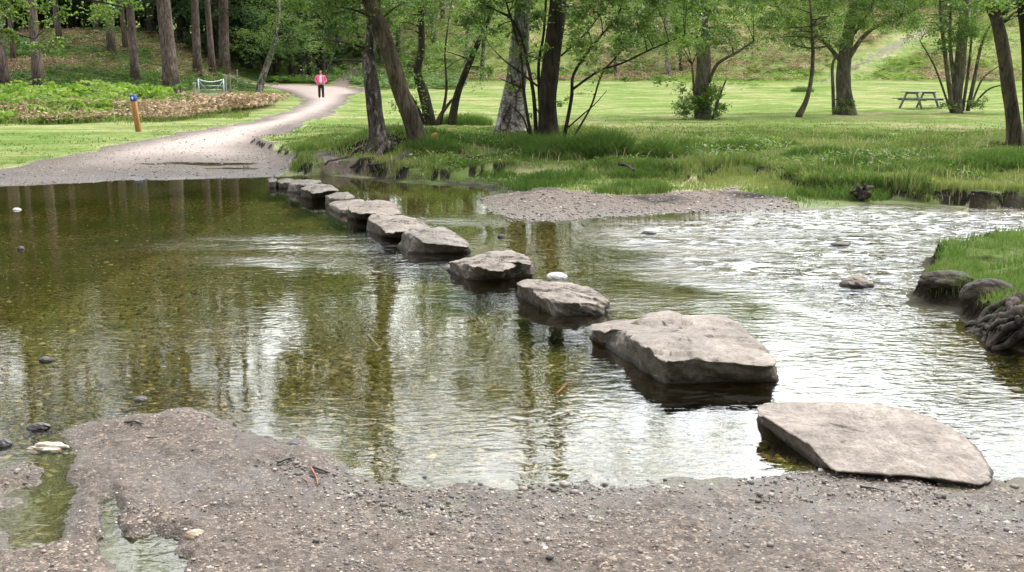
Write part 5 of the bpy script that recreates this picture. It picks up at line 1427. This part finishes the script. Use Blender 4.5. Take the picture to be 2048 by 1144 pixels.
# gnarled roots at right
g = ground(1990, 660); root = empty('tree_roots', g, 'tangle of grey gnarled roots dropping into the water at the right edge', 'tree roots')
rg = np.random.default_rng(12)
for k in range(26):
    x0 = rg.uniform(2020, 2110); y0 = 596 + (x0 - 2020) * .45 + rg.uniform(-6, 34)
    t = rg.uniform(0, 1); x2, y2 = 1938 + 62 * t + rg.uniform(-8, 8), 648 + 50 * t + rg.uniform(-6, 6)
    xm, ym = (x0 + x2) / 2 + rg.uniform(-12, 12), (y0 + y2) / 2 - rg.uniform(0, 12)
    P = np.array([hit(a, b, max(h, 0))[:2].tolist() + [h] for a, b, h in [(x0, y0, .24), (xm, ym, rg.uniform(.11, .2)), (x2, y2, .01), (x2 - rg.uniform(6, 20), y2 + rg.uniform(0, 6), -.05)]])
    S = spline(P, 26) + (np.stack([fbm(np.arange(26) * .35, np.full(26, k * 3. + j), 2, k) for j in range(3)], 1) - .5) * .06
    w = rg.uniform(.010, .030); mb = MB(); mb.tube(S, w * np.linspace(1.25, .45, 26), 10, .3, k + 7); mb.build('root', M['root'], root, origin=g)
# surface roots under the bank trees
for k, (ps, lab) in enumerate([([(760, 292, .12), (720, 300, .06), (690, 318, .03), (650, 332, .015)], 'long root running left from the white birch toward the path beach'),
                               ([(770, 296, .12), (750, 318, .05), (715, 334, .03), (690, 346, .02)], 'root running down the bank from the white birch to the water'),
                               ([(830, 302, .12), (800, 320, .05), (770, 330, .04), (735, 332, .03)], 'crooked root crossing the bare soil left of the leaning alder'),
                               ([(900, 316, .05), (935, 318, .06), (975, 314, .03)], 'flat pale root lying on bare soil between the two alders')]):
    P = np.array([list(ground(a, b)) for a, b, h in ps]); P[:, 2] += [h * .5 for _, _, h in ps]
    S = spline(P, 20); S[:, 2] = np.maximum(S[:, 2], height(S[:, 0], S[:, 1]) + .005)
    mb = MB(); mb.tube(S, np.linspace(.06, .018, 20), 8, .15, k); o = mb.build('surface_root', M['root'], None, True, origin=P[0]); o.location = P[0]
    tag(o, lab, 'tree root', 'roots on the far bank')

# ------------------------------------------------------------------ light, sky, camera
SUN_EL, SUN_AZ = R(57), R(74)         # azimuth from +Y toward +X
w = bpy.data.worlds.new('World'); bpy.context.scene.world = w; w.use_nodes = True
nt_ = w.node_tree; nt_.nodes.clear()
out = nt_.nodes.new('ShaderNodeOutputWorld'); bg = nt_.nodes.new('ShaderNodeBackground')
sky = nt_.nodes.new('ShaderNodeTexSky'); sky.sky_type = 'NISHITA'; sky.sun_disc = False
sky.sun_elevation = SUN_EL; sky.sun_rotation = SUN_AZ; sky.air_density = 1.0; sky.dust_density = 2.5
tc = nt_.nodes.new('ShaderNodeTexCoord'); mp = nt_.nodes.new('ShaderNodeMapping'); mp.inputs['Scale'].default_value = (1.0, 1.0, 2.6)
nz = nt_.nodes.new('ShaderNodeTexNoise'); nz.inputs['Scale'].default_value = 2.2; nz.inputs['Detail'].default_value = 6
cr = nt_.nodes.new('ShaderNodeValToRGB'); cr.color_ramp.elements[0].position = .30; cr.color_ramp.elements[1].position = .52
mx = nt_.nodes.new('ShaderNodeMix'); mx.data_type = 'RGBA'
CL = 15.5
mx.inputs[7].default_value = (CL * .97, CL, CL * 1.03, 1)
L_ = nt_.links.new
L_(tc.outputs['Generated'], mp.inputs['Vector']); L_(mp.outputs[0], nz.inputs['Vector']); L_(nz.outputs['Fac'], cr.inputs[0])
# thin cloud, brightness lobe added ahead of the viewer to whiten water reflections
dn = nt_.nodes.new('ShaderNodeVectorMath'); dn.operation = 'DOT_PRODUCT'
la, le = R(20), R(40); dn.inputs[1].default_value = (math.sin(la) * math.cos(le), math.cos(la) * math.cos(le), math.sin(le))
mr = nt_.nodes.new('ShaderNodeMapRange'); mr.interpolation_type = 'SMOOTHSTEP'
mr.inputs[1].default_value = .42; mr.inputs[2].default_value = 1.0; mr.inputs[3].default_value = 1.0; mr.inputs[4].default_value = 5.4
vm = nt_.nodes.new('ShaderNodeVectorMath'); vm.operation = 'SCALE'
vm.inputs[0].default_value = (CL * .97, CL, CL * 1.03)
L_(tc.outputs['Generated'], dn.inputs[0]); L_(dn.outputs['Value'], mr.inputs[0]); L_(mr.outputs[0], vm.inputs['Scale']); L_(vm.outputs[0], mx.inputs[7])
L_(cr.outputs[0], mx.inputs[0]); L_(sky.outputs[0], mx.inputs[6]); L_(mx.outputs[2], bg.inputs[0]); L_(bg.outputs[0], out.inputs[0])
bg.inputs[1].default_value = .12
sl = bpy.data.lights.new('sun', 'SUN'); sl.energy = 2.9; sl.angle = R(7.0); sl.color = (1, .95, .86)
so = bpy.data.objects.new('sun', sl); C.objects.link(so)
dirv = Vector((math.sin(SUN_AZ) * math.cos(SUN_EL), math.cos(SUN_AZ) * math.cos(SUN_EL), math.sin(SUN_EL)))
so.rotation_euler = dirv.to_track_quat('Z', 'Y').to_euler(); so.location = (0, 0, 40)
cam = bpy.data.cameras.new('camera'); cam.lens = 36 * FP / 2048; cam.sensor_width = 36; cam.clip_start = .05; cam.clip_end = 1500
co_ = bpy.data.objects.new('camera', cam); C.objects.link(co_); co_.location = (0, 0, CZ); co_.rotation_euler = (R(90) - PITCH, 0, 0)
sc = bpy.context.scene; sc.camera = co_
sc.view_settings.view_transform = 'Standard'; sc.view_settings.look = 'None'; sc.view_settings.exposure = -0.08; sc.view_settings.gamma = 1.0
sc.cycles.max_bounces = 8; sc.cycles.transparent_max_bounces = 12; sc.cycles.diffuse_bounces = 3; sc.cycles.glossy_bounces = 3
sc.cycles.caustics_reflective = False; sc.cycles.caustics_refractive = False
